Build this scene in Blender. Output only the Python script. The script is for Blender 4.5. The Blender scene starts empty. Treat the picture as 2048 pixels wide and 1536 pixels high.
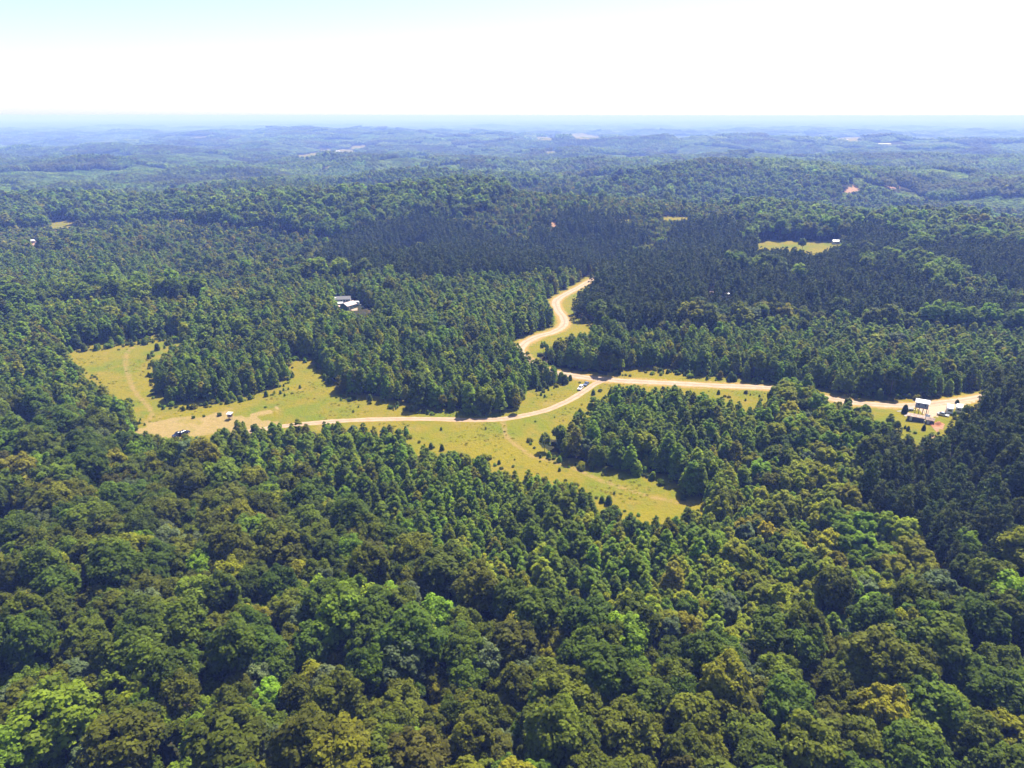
import bpy, bmesh, math
import numpy as np

# ------------------------------------------------------------------ camera, sky, sun, exposure
S = bpy.context.scene
COL = S.collection
CAM_H, PITCH, FPX = 125.0, math.radians(20.68), 1420.0      # metres above the field, downward tilt, focal length in 2048-px units
cam_d = bpy.data.cameras.new('camera')
cam_d.sensor_width = 36.0
cam_d.lens = 36.0 * FPX / 2048.0
cam_d.clip_start, cam_d.clip_end = 1.0, 200000.0
cam = bpy.data.objects.new('camera', cam_d)
COL.objects.link(cam)
cam.location = (0, 0, CAM_H)
cam.rotation_euler = (math.radians(90) - PITCH, 0, 0)
S.camera = cam

SUN_EL, SUN_AZ = math.radians(61), math.radians(36)          # azimuth clockwise from the view direction (+Y)
world = bpy.data.worlds.new('World')
S.world = world
world.use_nodes = True
wn = world.node_tree.nodes
bg = wn['Background']
sky = wn.new('ShaderNodeTexSky')
sky.sky_type = 'NISHITA'
sky.sun_disc = False
sky.sun_elevation, sky.sun_rotation = SUN_EL, SUN_AZ
sky.altitude, sky.air_density, sky.dust_density, sky.ozone_density = 2500, 1.0, 6.0, 0.0
world.node_tree.links.new(sky.outputs[0], bg.inputs[0])
bg.inputs[1].default_value = 0.102
sun_d = bpy.data.lights.new('sun', 'SUN')
sun_d.energy, sun_d.angle, sun_d.color = 5.0, math.radians(0.53), (1.0, 0.95, 0.86)
sun = bpy.data.objects.new('sun', sun_d)
COL.objects.link(sun)
sun.rotation_euler = (math.radians(90) - SUN_EL, 0, -SUN_AZ + math.pi)
sun.location = (0, 0, 400)
S.view_settings.view_transform = 'Standard'
S.view_settings.look = 'None'
S.view_settings.exposure = 1.2
S.view_settings.gamma = 1.0
S.view_settings.use_curve_mapping = False
S.render.engine = 'CYCLES'
S.cycles.use_denoising = True
S.cycles.max_bounces = 6
S.cycles.diffuse_bounces = 3
S.cycles.transmission_bounces = 3
S.cycles.transparent_max_bounces = 8
S.cycles.volume_bounces = 0

# ------------------------------------------------------------------ noise and terrain height
_R = np.random.default_rng(11)
_PERM = _R.permutation(512)
_ANG = _R.uniform(0, 2*math.pi, 512)
def perlin(x, y, seed=0):
    x = np.asarray(x, float); y = np.asarray(y, float)
    xi = np.floor(x).astype(int); yi = np.floor(y).astype(int)
    xf = x - xi; yf = y - yi
    u = xf*xf*xf*(xf*(xf*6-15)+10); v = yf*yf*yf*(yf*(yf*6-15)+10)
    def g(ix, iy, dx, dy):
        a = _ANG[_PERM[(_PERM[(ix + seed*37) % 512] + iy*7 + seed*101) % 512]]
        return np.cos(a)*dx + np.sin(a)*dy
    a = g(xi, yi, xf, yf)*(1-u) + g(xi+1, yi, xf-1, yf)*u
    b = g(xi, yi+1, xf, yf-1)*(1-u) + g(xi+1, yi+1, xf-1, yf-1)*u
    return (a*(1-v) + b*v)*1.5
def sstep(a, b, x):
    t = np.clip((x-a)/(b-a), 0, 1)
    return t*t*(3-2*t)
HILLS = [(-125, 960, 36, 190, 110), (70, 1060, 28, 190, 120), (330, 700, 16, 220, 90), (620, 900, 26, 200, 130),
         (-420, 760, 18, 230, 120), (-650, 1200, 30, 320, 160), (260, 1350, 16, 330, 150), (900, 1500, 36, 380, 170),
         (150, 690, -12, 300, 60), (-900, 2100, 14, 600, 260), (500, 2350, 12, 700, 280),
         (-2600, 6600, 62, 2600, 700), (2600, 3900, 48, 700, 330), (900, 4300, 44, 900, 360), (3600, 7500, 60, 1500, 600),
         (-500, 5300, 40, 1500, 420), (210, 215, 14, 90, 95), (110, 165, -8, 45, 90), (-60, 200, -7, 130, 50)]
def H(x, y):
    x = np.asarray(x, float); y = np.asarray(y, float)
    r = np.hypot(x, y)
    w = sstep(430, 1300, r)
    h = 4.5*perlin(x/170, y/170, 1) + 5*perlin(x/420, y/420, 2)*(1-0.3*w)
    h = h - 30*w + w*(28*perlin(x/520, y/430, 3) + 17*perlin(x/230, y/200, 4))
    f = sstep(1500, 8000, r)
    h = h - 60*f + f*(52*perlin(x/2600, y/1300, 5) + 30*perlin(x/900, y/620, 6))
    for cx, cy, a, sx, sy in HILLS:
        h = h + a*np.exp(-0.5*(((x-cx)/sx)**2 + ((y-cy)/sy)**2))
    g = sstep(12000, 26000, r)
    top = 62.0
    h = np.where(h > top-20, top-20 + 20*np.tanh((h-top+20)/20), h)
    return h*(1-0.6*g) - 12*g

# ------------------------------------------------------------------ pixels to ground points and back (2048 x 1536)
CP, SP = math.cos(PITCH), math.sin(PITCH)
def project(x, y, z):
    dz = z - CAM_H
    fz = y*CP - dz*SP
    fz = np.where(fz < 1e-3, 1e-3, fz)
    up = y*SP + dz*CP
    return 1024 + FPX*x/fz, 768 - FPX*up/fz
def ground(px, py):
    px = np.atleast_1d(np.asarray(px, float)); py = np.atleast_1d(np.asarray(py, float))
    dx = (px-1024)/FPX; du = (768-py)/FPX
    dy = CP + du*SP; dz = -SP + du*CP
    t = np.full(px.shape, 60.0); hit = np.full(px.shape, np.nan); prev = t.copy()
    while t.max() < 60000 and np.isnan(hit).any():
        z = CAM_H + dz*t
        below = (z < H(dx*t, dy*t)) & np.isnan(hit)
        hit = np.where(below, t, hit)
        prev = np.where(np.isnan(hit), t, prev)
        t = t*1.006
    hit = np.where(np.isnan(hit), 60000, hit)
    lo, hi = prev.copy(), hit.copy()
    for _ in range(24):
        m = (lo+hi)/2
        b = CAM_H + dz*m < H(dx*m, dy*m)
        hi = np.where(b, m, hi); lo = np.where(b, lo, m)
    return dx*hi, dy*hi
def gp(px, py):
    x, y = ground(px, py)
    return float(x[0]), float(y[0]), float(H(x, y)[0])
def inside(poly, u, v):
    res = np.zeros(np.shape(u), bool)
    n = len(poly)
    for i in range(n):
        x0, y0 = poly[i]; x1, y1 = poly[(i+1) % n]
        if y0 == y1: continue
        c = ((y0 > v) != (y1 > v)) & (u < (x1-x0)*(v-y0)/(y1-y0)+x0)
        res ^= c
    return res
def in_any(polys, u, v):
    r = np.zeros(np.shape(u), bool)
    for p in polys: r |= inside(p, u, v)
    return r
def poly_dist(line, x, y):
    d = np.full(np.shape(x), 1e9)
    for (x0, y0), (x1, y1) in zip(line[:-1], line[1:]):
        ex, ey = x1-x0, y1-y0
        t = np.clip(((x-x0)*ex+(y-y0)*ey)/(ex*ex+ey*ey+1e-9), 0, 1)
        d = np.minimum(d, np.hypot(x-x0-t*ex, y-y0-t*ey))
    return d

# ------------------------------------------------------------------ layout read from the photograph
FIELD = [(120,706),(165,690),(250,681),(330,670),(375,672),(345,690),(312,705),(305,735),(310,775),(318,800),(332,808),(400,806),
  (470,796),(540,780),(575,765),(580,740),(575,714),(600,708),(630,722),(640,745),(668,770),(674,786),(740,796),(800,808),(880,819),
  (960,829),(1010,826),(1042,818),(1050,800),(1060,776),(1110,766),(1150,749),(1210,756),(1245,742),(1300,736),(1360,738),(1430,750),
  (1480,758),(1555,772),(1553,785),(1530,800),(1490,806),(1450,796),(1410,782),(1330,778),(1240,772),(1198,788),(1185,812),(1165,832),
  (1130,850),(1075,865),(1066,890),(1085,905),(1150,926),(1230,941),(1290,946),(1340,960),(1362,986),(1410,1000),(1400,1016),
  (1340,1028),(1270,1032),(1222,1018),(1170,985),(1140,965),(1060,945),(1000,938),(960,915),(900,905),(830,890),(800,862),(770,852),
  (700,848),(620,843),(560,848),(520,848),(455,842),(425,860),(390,874),(340,876),(262,868),(276,835),(240,792),(200,770),(170,748)]
CAMP = [(1618,783),(1680,790),(1730,795),(1800,796),(1900,791),(1975,787),(1962,803),(1925,826),(1905,845),(1882,868),(1850,876),(1803,860),(1772,836),(1725,811),(1650,800)]
VERGE_N = [(1036,700),(1048,678),(1082,664),(1118,652),(1112,628),(1098,608),(1118,588),(1150,570),(1182,556),(1197,560),(1165,580),
  (1140,598),(1132,615),(1150,642),(1186,648),(1186,660),(1150,668),(1110,676),(1066,688),(1052,704)]
FAR_CLEAR = [[(95,446),(110,441),(158,442),(150,447),(132,454),(105,456)], [(1513,485),(1540,480),(1600,482),(1680,483),(1690,489),(1662,496),(1640,509),(1612,508),(1590,498),(1515,498)],
  [(533,436),(580,432),(582,437),(536,440)], [(345,438),(375,436),(380,441),(350,443)], [(1228,438),(1262,437),(1262,442),(1228,442)],
  [(1325,433),(1380,434),(1380,440),(1325,440)]]
FAR_FIELDS = [[(594,311),(612,309),(632,305),(634,311),(612,314),(610,318),(598,317)], [(640,300),(662,298),(663,303),(640,304)],
  [(672,302),(685,298),(715,302),(700,307),(672,306)], [(700,292),(732,290),(730,297),(705,297)], [(663,321),(672,321),(671,326),(663,326)],
  [(653,338),(660,325),(661,332),(657,340)], [(383,274),(412,272),(415,276),(390,277)], [(1090,303),(1112,302),(1112,306),(1090,306)], [(1262,313),(1290,312),(1290,317),(1262,317)],
  [(1120,267),(1160,266),(1200,274),(1160,277)], [(1070,275),(1100,273),(1102,281),(1072,282)], [(1670,275),(1720,273),(1725,281),(1675,283)], [(1755,286),(1785,285),(1785,291),(1755,290)]]
DIRT_FAR = [[(60,492),(64,484),(75,479),(74,486),(68,492)], [(737,404),(738,396),(742,396),(742,404)], [(1678,384),(1692,379),(1704,375),(1708,366),(1711,375),(1726,379),(1732,382),(1712,384),(1692,387)],
  [(1762,376),(1778,372),(1794,370),(1804,374),(1790,377)], [(1840,369),(1854,366),(1860,369),(1845,372)], [(1100,446),(1112,444),(1111,456),(1103,456)]]
HOMESTEAD = [(664,598),(690,595),(722,602),(722,612),(745,620),(742,630),(708,624),(695,622),(672,616)]
PINE_HOMES = [(1412,586),(1462,586),(1462,595),(1412,595)]
OPEN = [FIELD, CAMP, VERGE_N, HOMESTEAD, PINE_HOMES] + FAR_CLEAR + FAR_FIELDS + DIRT_FAR

PINES = [[(2200,640),(2048,752),(1995,798),(1930,830),(1885,872),(1850,880),(1800,866),(1770,888),(1752,912),(1724,985),(1700,1045),(1760,1072),(1830,1124),(1886,1182),(1950,1196),(2048,1186),(2200,1170)],
  [(1132,604),(1168,580),(1200,556),(1250,545),(1330,520),(1348,500),(1430,498),(1500,502),(1600,508),(1680,520),(1760,540),(1820,566),(1850,600),(1900,620),(2048,640),(2048,682),(1960,678),(1850,672),(1760,668),(1600,664),(1500,660),(1400,650),(1365,660),(1372,686),(1250,688),(1190,668),(1150,640)],
  [(1340,500),(1350,468),(1420,460),(1480,470),(1490,496)], [(1690,520),(1690,480),(1740,472),(1800,500),(1830,520),(1760,535)], [(1790,540),(1860,518),(2048,520),(2200,530),(2200,640),(2048,625),(1990,590),(1900,560)],
  [(635,556),(660,520),(690,492),(760,470),(830,455),(880,456),(960,480),(1010,505),(1060,520),(1060,478),(1100,455),(1150,440),(1220,455),(1290,482),(1300,500),(1250,528),(1185,548),(1160,562),(1060,572),(950,572),(820,582),(700,566)]]
PINE_HOLES = [[(760,518),(840,500),(880,510),(820,530),(760,530)], [(1000,475),(1040,450),(1080,460),(1060,500),(1030,515)], [(1420,560),(1470,570),(1580,585),(1650,598),(1640,590),(1560,570),(1460,550)], [(1665,592),(1700,580),(1760,556),(1750,550),(1690,575)]]
YOUNG = [[(-200,720),(0,660),(110,628),(700,650),(1040,690),(1150,752),(1560,780),(1540,860),(1500,1000),(1480,1080),(1400,1220),(1300,1300),(1180,1350),(1080,1300),(960,1230),(850,1170),(700,1090),(560,1020),(440,970),(330,930),(180,890),(0,820),(-200,770)],
  [(1036,705),(1066,690),(1186,660),(1200,690),(1372,690),(1560,672),(2048,690),(2200,690),(2200,745),(1980,795),(1620,790),(1555,775),(1250,738),(1150,748)],
  [(540,600),(650,575),(820,582),(1050,575),(1160,560),(1190,556),(1110,612),(1125,650),(1040,690),(700,652),(420,640)]]
MIXED = [[(1560,778),(1650,800),(1725,811),(1772,836),(1803,862),(1770,890),(1728,960),(1712,1004),(1760,1018),(1830,1068),(1886,1125),(1900,1240),(1750,1320),(1500,1350),(1330,1360),(1300,1300),(1400,1220),(1480,1080),(1500,1000),(1540,860)],
  [(-200,470),(0,470),(300,450),(560,470),(690,492),(635,560),(540,600),(420,640),(110,628),(0,670),(-200,720)]]
def cell(x, y, size, seed):
    gx_, gy_ = np.floor(x/size).astype(int), np.floor(y/size).astype(int)
    best = np.full(np.shape(x), 1e18); val = np.zeros(np.shape(x))
    for i in (-1, 0, 1):
        for j in (-1, 0, 1):
            a, b = gx_+i, gy_+j
            h = _PERM[(_PERM[(a+seed*31) % 512]+b*13+seed) % 512]
            d = (x-(a+.5+.45*np.cos(_ANG[h]))*size)**2+(y-(b+.5+.45*np.sin(_ANG[h]))*size)**2
            m_ = d < best; best = np.where(m_, d, best); val = np.where(m_, ((h*37) % 512)/512.0, val)
    return val
def stands(c, x, y):
    """beyond the meadow the woods are a patchwork of stands of different age"""
    wx_ = x+30*perlin(x/90, y/90, 41); wy_ = y+30*perlin(x/90, y/90, 42)
    k = cell(wx_, wy_, 210.0, 3); far_ = np.hypot(x, y) > 520
    o = c.copy()
    o[far_ & (c == 0) & (k < .34)] = 3; o[far_ & (c == 0) & (k > .9)] = 1
    o[far_ & (c == 3) & (k > .72)] = 0; o[far_ & (c == 3) & (k < .2)] = 1
    return o
def classify(u, v):
    c = np.zeros(np.shape(u), int)                # 0 mature broadleaf, 1 young conical, 2 pine, 3 mixed young broadleaf
    c[in_any(MIXED, u, v)] = 3
    c[in_any(YOUNG, u, v)] = 1
    c[in_any(PINES, u, v)] = 2
    c[in_any(PINE_HOLES, u, v)] = 0
    return c

def world_line(pts):
    xs, ys = ground([p[0] for p in pts], [p[1] for p in pts])
    return list(zip(xs.tolist(), ys.tolist()))
def smooth_line(line, step):
    P = np.array(line); out = []
    for i in range(len(P)-1):
        p0 = P[max(i-1, 0)]; p1 = P[i]; p2 = P[i+1]; p3 = P[min(i+2, len(P)-1)]
        n = max(2, int(np.hypot(*(p2-p1))/step))
        for k in range(n):
            t = k/n
            out.append(0.5*((2*p1)+(-p0+p2)*t+(2*p0-5*p1+4*p2-p3)*t*t+(-p0+3*p1-3*p2+p3)*t**3))
    out.append(P[-1])
    return np.array(out)
ROAD_PX = [(1197,553),(1180,562),(1155,576),(1125,592),(1112,603),(1115,618),(1128,638),(1126,652),(1106,664),(1070,675),(1048,688),(1040,703),(1062,726),(1095,741),(1150,752),(1210,759),(1330,766),(1430,771),(1545,776),(1600,784),(1631,791),(1667,798),(1705,805),(1750,809),(1800,811),(1850,809),(1893,804),(1935,799),(1968,793),(2060,780),(2200,760)]
DRIVE_PX = [(1207,760),(1190,768),(1165,785),(1130,805),(1080,824),(1010,837),(950,840),(870,838),(780,838),(700,841),(620,847),(560,853),(500,862),(430,872)]
TRAIL_A = [(330,673),(285,685),(258,702),(251,722),(257,752),(272,786),(298,815),(304,832),(290,848)]
TRAIL_B = [(1005,842),(1010,860),(1016,878),(1040,895),(1062,912),(1100,922),(1150,938),(1205,962),(1275,986),(1350,1004),(1390,1010)]
road_w = smooth_line(world_line(ROAD_PX), 2.0)
drive_w = smooth_line(world_line(DRIVE_PX), 1.5)
trailA_w = smooth_line(world_line(TRAIL_A), 2.5)
trailB_w = smooth_line(world_line(TRAIL_B), 2.5)

# ------------------------------------------------------------------ helpers for meshes, things and materials
def tag(o, label=None, cat=None, group=None, kind=None):
    if label: o['label'] = label
    if cat: o['category'] = cat
    if group: o['group'] = group
    if kind: o['kind'] = kind
    return o
def link(o, parent=None):
    COL.objects.link(o)
    if parent is not None: o.parent = parent
    return o
def mesh_np(name, verts, faces, attrs=None, mat_idx=None):
    """faces: (n,k) int array; attrs: dict name -> per-face or per-vertex float array"""
    me = bpy.data.meshes.new(name)
    verts = np.asarray(verts, np.float32); faces = np.asarray(faces, np.int32)
    n, k = faces.shape
    me.vertices.add(len(verts)); me.vertices.foreach_set('co', verts.ravel())
    me.loops.add(n*k); me.loops.foreach_set('vertex_index', faces.ravel())
    me.polygons.add(n); me.polygons.foreach_set('loop_start', np.arange(0, n*k, k, dtype=np.int32))
    if mat_idx is not None: me.polygons.foreach_set('material_index', np.asarray(mat_idx, np.int32))
    for a, val in (attrs or {}).items():
        dom = 'FACE' if len(val) == n else 'POINT'
        at = me.attributes.new(a, 'FLOAT', dom)
        at.data.foreach_set('value', np.asarray(val, np.float32))
    me.update(calc_edges=True)
    return me
class MB:
    """collects boxes, prisms and tubes; build() links them as one mesh object"""
    def __init__(s): s.v = []; s.f = []
    def poly(s, vs, fs):
        b = len(s.v); s.v += [tuple(p) for p in vs]; s.f += [tuple(i+b for i in f) for f in fs]; return s
    def box(s, x0, x1, y0, y1, z0, z1):
        return s.poly([(x0,y0,z0),(x1,y0,z0),(x1,y1,z0),(x0,y1,z0),(x0,y0,z1),(x1,y0,z1),(x1,y1,z1),(x0,y1,z1)],
                      [(3,2,1,0),(4,5,6,7),(0,1,5,4),(1,2,6,5),(2,3,7,6),(3,0,4,7)])
    def prism(s, prof, y0, y1):        # profile in x,z swept along y
        n = len(prof)
        vs = [(x, y0, z) for x, z in prof] + [(x, y1, z) for x, z in prof]
        return s.poly(vs, [tuple(range(n)), tuple(range(2*n-1, n-1, -1))] + [(i+n, (i+1) % n+n, (i+1) % n, i) for i in range(n)])
    def tube(s, p0, p1, r0, r1, n=8):
        p0 = np.array(p0, float); p1 = np.array(p1, float); d = p1-p0; d /= np.linalg.norm(d)
        a = np.cross(d, [0, 0, 1] if abs(d[2]) < .9 else [1, 0, 0]); a /= np.linalg.norm(a); b = np.cross(d, a)
        vs = []
        for p, r in ((p0, r0), (p1, r1)):
            vs += [p + r*(math.cos(t)*a + math.sin(t)*b) for t in np.linspace(0, 2*math.pi, n, endpoint=False)]
        return s.poly(vs, [tuple(range(n-1, -1, -1)), tuple(range(n, 2*n))] + [(i, (i+1) % n, (i+1) % n+n, i+n) for i in range(n)])
    def mesh(s, name):
        me = bpy.data.meshes.new(name); me.from_pydata(s.v, [], s.f)
        bm = bmesh.new(); bm.from_mesh(me); bmesh.ops.recalc_face_normals(bm, faces=bm.faces); bm.to_mesh(me); bm.free()
        return me
    def build(s, name, mat, parent=None, bevel=0):
        o = bpy.data.objects.new(name, s.mesh(name)); link(o, parent); o.data.materials.append(mat)
        if bevel:
            m = o.modifiers.new('bevel', 'BEVEL'); m.width = bevel; m.segments = 2; m.limit_method = 'ANGLE'
        return o
def empty(name, loc, rz=0, tilt=None):
    o = bpy.data.objects.new(name, None); link(o); o.location = loc; o.rotation_euler = (0, 0, rz)
    o.empty_display_size = 0.5
    return o

def new_mat(name):
    m = bpy.data.materials.new(name); m.use_nodes = True
    nt = m.node_tree; nt.nodes.clear()
    return m, nt, nt.nodes, nt.links
def noise_mat(name, c0, c1, scale=3.0, rough=0.8, metal=0.0, detail=4.0, bump=0.0, spec=0.3):
    m, nt, N, L = new_mat(name)
    out = N.new('ShaderNodeOutputMaterial'); b = N.new('ShaderNodeBsdfPrincipled'); L.new(b.outputs[0], out.inputs[0])
    tc = N.new('ShaderNodeTexCoord'); nz = N.new('ShaderNodeTexNoise'); nz.inputs['Scale'].default_value = scale; nz.inputs['Detail'].default_value = detail
    L.new(tc.outputs['Object'], nz.inputs['Vector'])
    mx = N.new('ShaderNodeMix'); mx.data_type = 'RGBA'; mx.inputs[6].default_value = (*c0, 1); mx.inputs[7].default_value = (*c1, 1)
    rp = N.new('ShaderNodeMapRange'); rp.inputs[1].default_value = .35; rp.inputs[2].default_value = .65
    L.new(nz.outputs['Fac'], rp.inputs[0]); L.new(rp.outputs[0], mx.inputs[0]); L.new(mx.outputs[2], b.inputs['Base Color'])
    b.inputs['Roughness'].default_value = rough; b.inputs['Metallic'].default_value = metal; b.inputs['Specular IOR Level'].default_value = spec
    if bump:
        bp = N.new('ShaderNodeBump'); bp.inputs['Strength'].default_value = bump; L.new(nz.outputs['Fac'], bp.inputs['Height']); L.new(bp.outputs[0], b.inputs['Normal'])
    return m
def leaf_mat(name, col, hue_var=0.05, val_var=0.5, transl=0.36, leafvar=1.0, spec=0.08, rough=0.6):
    m, nt, N, L = new_mat(name)
    out = N.new('ShaderNodeOutputMaterial')
    oi = N.new('ShaderNodeObjectInfo')
    at = N.new('ShaderNodeAttribute'); at.attribute_name = 'v'
    hs = N.new('ShaderNodeHueSaturation'); hs.inputs['Color'].default_value = (*col, 1)
    h = N.new('ShaderNodeMapRange'); h.inputs[3].default_value = .5-hue_var/2; h.inputs[4].default_value = .5+hue_var/2; L.new(oi.outputs['Random'], h.inputs[0]); L.new(h.outputs[0], hs.inputs['Hue'])
    wn_ = N.new('ShaderNodeTexWhiteNoise'); wn_.noise_dimensions = '1D'; L.new(oi.outputs['Random'], wn_.inputs['W'])
    v1 = N.new('ShaderNodeMapRange'); v1.inputs[3].default_value = 1-val_var/2; v1.inputs[4].default_value = 1+val_var/2; L.new(wn_.outputs[0], v1.inputs[0])
    v2 = N.new('ShaderNodeMapRange'); v2.inputs[3].default_value = 1-leafvar/2; v2.inputs[4].default_value = 1+leafvar/2; L.new(at.outputs['Fac'], v2.inputs[0])
    mm = N.new('ShaderNodeMath'); mm.operation = 'MULTIPLY'; L.new(v1.outputs[0], mm.inputs[0]); L.new(v2.outputs[0], mm.inputs[1]); L.new(mm.outputs[0], hs.inputs['Value'])
    b = N.new('ShaderNodeBsdfPrincipled'); L.new(hs.outputs[0], b.inputs['Base Color']); b.inputs['Roughness'].default_value = rough; b.inputs['Specular IOR Level'].default_value = spec
    t = N.new('ShaderNodeBsdfTranslucent')
    tm = N.new('ShaderNodeMix'); tm.data_type = 'RGBA'; tm.blend_type = 'MULTIPLY'; tm.inputs[0].default_value = 1; tm.inputs[7].default_value = (2.1, 2.0, .6, 1)
    L.new(hs.outputs[0], tm.inputs[6]); L.new(tm.outputs[2], t.inputs['Color'])
    ms = N.new('ShaderNodeMixShader'); ms.inputs[0].default_value = transl
    L.new(b.outputs[0], ms.inputs[1]); L.new(t.outputs[0], ms.inputs[2]); L.new(ms.outputs[0], out.inputs[0])
    return m
HAZE_DENSITY = 0.00024

# ------------------------------------------------------------------ ground
az = np.concatenate([np.linspace(-180, -62, 30)[:-1], np.linspace(-62, -46, 17)[:-1], np.linspace(-46, 46, 369)[:-1], np.linspace(46, 62, 17)[:-1], np.linspace(62, 180, 30)[:-1]])
rr = np.concatenate([[0.0], 25*np.power(60000/25.0, np.linspace(0, 1, 760))])
AZ, RR = np.meshgrid(np.radians(az), rr[1:])
gx = np.concatenate([[0.0], (RR*np.sin(AZ)).ravel()]); gy = np.concatenate([[0.0], (RR*np.cos(AZ)).ravel()])
gz = H(gx, gy)
nA, nRr = len(az), len(rr)-1
idx = 1 + np.arange(nRr*nA).reshape(nRr, nA)
a0 = idx[:-1]; a1 = np.roll(idx, -1, 1)[:-1]; b0 = idx[1:]; b1 = np.roll(idx, -1, 1)[1:]
quads = np.stack([a0, a1, b1, b0], -1).reshape(-1, 4)[:, ::-1]
gu, gv = project(gx, gy, gz)
front = (gy > 5)
def near_mask(polys, grow=((0,0),(0,-10),(0,-22),(0,8),(9,0),(-9,0))):
    m = np.zeros(gx.shape, bool)
    for du, dv in grow: m |= in_any(polys, gu+du, gv+dv)
    return (m & front).astype(float)
m_field = near_mask([FIELD, CAMP, VERGE_N])
m_field = np.maximum(m_field, near_mask(FAR_CLEAR, ((0,0),(3,0),(-3,0),(0,-4))))
m_field = np.maximum(m_field, near_mask(FAR_FIELDS, ((0,0),(2,0),(-2,0),(0,-2))))
DIRT_NEAR = [[(262,866),(300,846),(345,835),(400,830),(455,824),(470,830),(520,838),(560,845),(520,856),(430,866),(390,876),(340,877)],
             [(495,828),(540,818),(560,812),(540,826),(505,836)],
             [(1835,806),(1880,804),(1975,793),(1955,801),(1915,808),(1880,822),(1862,832),(1845,826),(1838,815)]]
m_dirt = near_mask(DIRT_NEAR, ((0,0),))
d_red = near_mask(DIRT_FAR + [[(1866,852),(1880,848),(1890,852),(1888,858),(1872,862)], [(1850,874),(1880,868),(1876,876)], [(700,612),(716,616),(712,622),(700,622)]], ((0,0),(1,0),(-1,0)))
m_dirt = m_dirt * 0.95
m_lot = near_mask([[(1833,805),(1975,793),(1960,801),(1930,808),(1897,819),(1882,827),(1864,836),(1850,832),(1838,822)], [(700,612),(716,616),(712,622),(700,622)]], ((0,0),))
dist_road = poly_dist(road_w[::3].tolist(), gx, gy); dist_drive = poly_dist(drive_w[::3].tolist(), gx, gy)
m_verge = np.clip(1-(dist_road-3)/4.5, 0, 1)*(dist_road < 8)
m_field = np.maximum(m_field, (dist_road < 7)*1.0)
d_tr = np.minimum(poly_dist(trailA_w[::2].tolist(), gx, gy), poly_dist(trailB_w[::2].tolist(), gx, gy))
m_trail = np.clip(1-d_tr/2.6, 0, 1)
def tri_fan():
    f = np.stack([np.zeros(nA, int), idx[0], np.roll(idx[0], -1)], -1)[:, ::-1]
    return f
gm = bpy.data.meshes.new('ground')
V = np.stack([gx, gy, gz], -1).astype(np.float32)
tf = tri_fan()
gm.vertices.add(len(V)); gm.vertices.foreach_set('co', V.ravel())
gm.loops.add(quads.size+tf.size); gm.loops.foreach_set('vertex_index', np.concatenate([quads.ravel(), tf.ravel()]).astype(np.int32))
gm.polygons.add(len(quads)+len(tf)); gm.polygons.foreach_set('loop_start', np.concatenate([np.arange(len(quads))*4, quads.size+np.arange(len(tf))*3]).astype(np.int32))
for nm, val in (('field', m_field), ('dirt', m_dirt), ('red', d_red), ('verge', m_verge), ('trail', m_trail), ('lot', m_lot)):
    at = gm.attributes.new(nm, 'FLOAT', 'POINT'); at.data.foreach_set('value', val.astype(np.float32))
gm.update(calc_edges=True)
gm.polygons.foreach_set('use_smooth', np.ones(len(gm.polygons), bool))

m, nt, N, L = new_mat('ground')
out = N.new('ShaderNodeOutputMaterial'); bs = N.new('ShaderNodeBsdfPrincipled'); L.new(bs.outputs[0], out.inputs[0])
bs.inputs['Roughness'].default_value = .95; bs.inputs['Specular IOR Level'].default_value = .1
geo = N.new('ShaderNodeNewGeometry')
def nz(scale, detail=4, rough=.55, stretch=None):
    n = N.new('ShaderNodeTexNoise'); n.inputs['Scale'].default_value = scale; n.inputs['Detail'].default_value = detail; n.inputs['Roughness'].default_value = rough
    if stretch:
        mp = N.new('ShaderNodeMapping'); mp.inputs['Scale'].default_value = stretch; L.new(geo.outputs['Position'], mp.inputs[0]); L.new(mp.outputs[0], n.inputs['Vector'])
    else: L.new(geo.outputs['Position'], n.inputs['Vector'])
    return n.outputs['Fac']
def rng_(fac, a, b, lo=0, hi=1):
    r = N.new('ShaderNodeMapRange'); r.inputs[1].default_value = a; r.inputs[2].default_value = b; r.inputs[3].default_value = lo; r.inputs[4].default_value = hi; L.new(fac, r.inputs[0]); return r.outputs[0]
def mix(fac, a, b, mode='MIX'):
    x = N.new('ShaderNodeMix'); x.data_type = 'RGBA'; x.blend_type = mode
    for s, val in ((0, fac), (6, a), (7, b)):
        if isinstance(val, (tuple, list)): x.inputs[s].default_value = (*val, 1)
        elif isinstance(val, (int, float)): x.inputs[s].default_value = val
        else: L.new(val, x.inputs[s])
    return x.outputs[2]
def attr(nm):
    a = N.new('ShaderNodeAttribute'); a.attribute_name = nm; return a.outputs['Fac']
def math_(op, a, b):
    x = N.new('ShaderNodeMath'); x.operation = op
    for i, val in enumerate((a, b)):
        if isinstance(val, (int, float)): x.inputs[i].default_value = val
        else: L.new(val, x.inputs[i])
    x.use_clamp = True
    return x.outputs[0]
n_big, n_mid, n_fine, n_vf = nz(.022, 3), nz(.09, 5), nz(.55, 5, .65), nz(2.2, 3)
grass = mix(rng_(n_big, .40, .58), (.188, .150, .006), (.115, .134, .005))
grass = mix(rng_(n_mid, .42, .62), grass, (.182, .14, .010))
grass = mix(rng_(nz(.16, 5, .7), .55, .68, 0, .8), grass, (.095, .118, .012))
grass = mix(rng_(n_fine, .52, .68, 0, .4), grass, (.09, .10, .012))
grass = mix(rng_(n_vf, .5, .75, 0, .45), grass, (.25, .20, .05))
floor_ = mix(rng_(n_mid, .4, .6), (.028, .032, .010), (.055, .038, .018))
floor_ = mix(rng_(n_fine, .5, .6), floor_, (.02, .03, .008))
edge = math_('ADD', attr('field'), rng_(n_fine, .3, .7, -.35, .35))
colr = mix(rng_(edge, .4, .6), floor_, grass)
tan = mix(rng_(n_fine, .35, .65), (.31, .205, .10), (.245, .17, .06))
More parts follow.
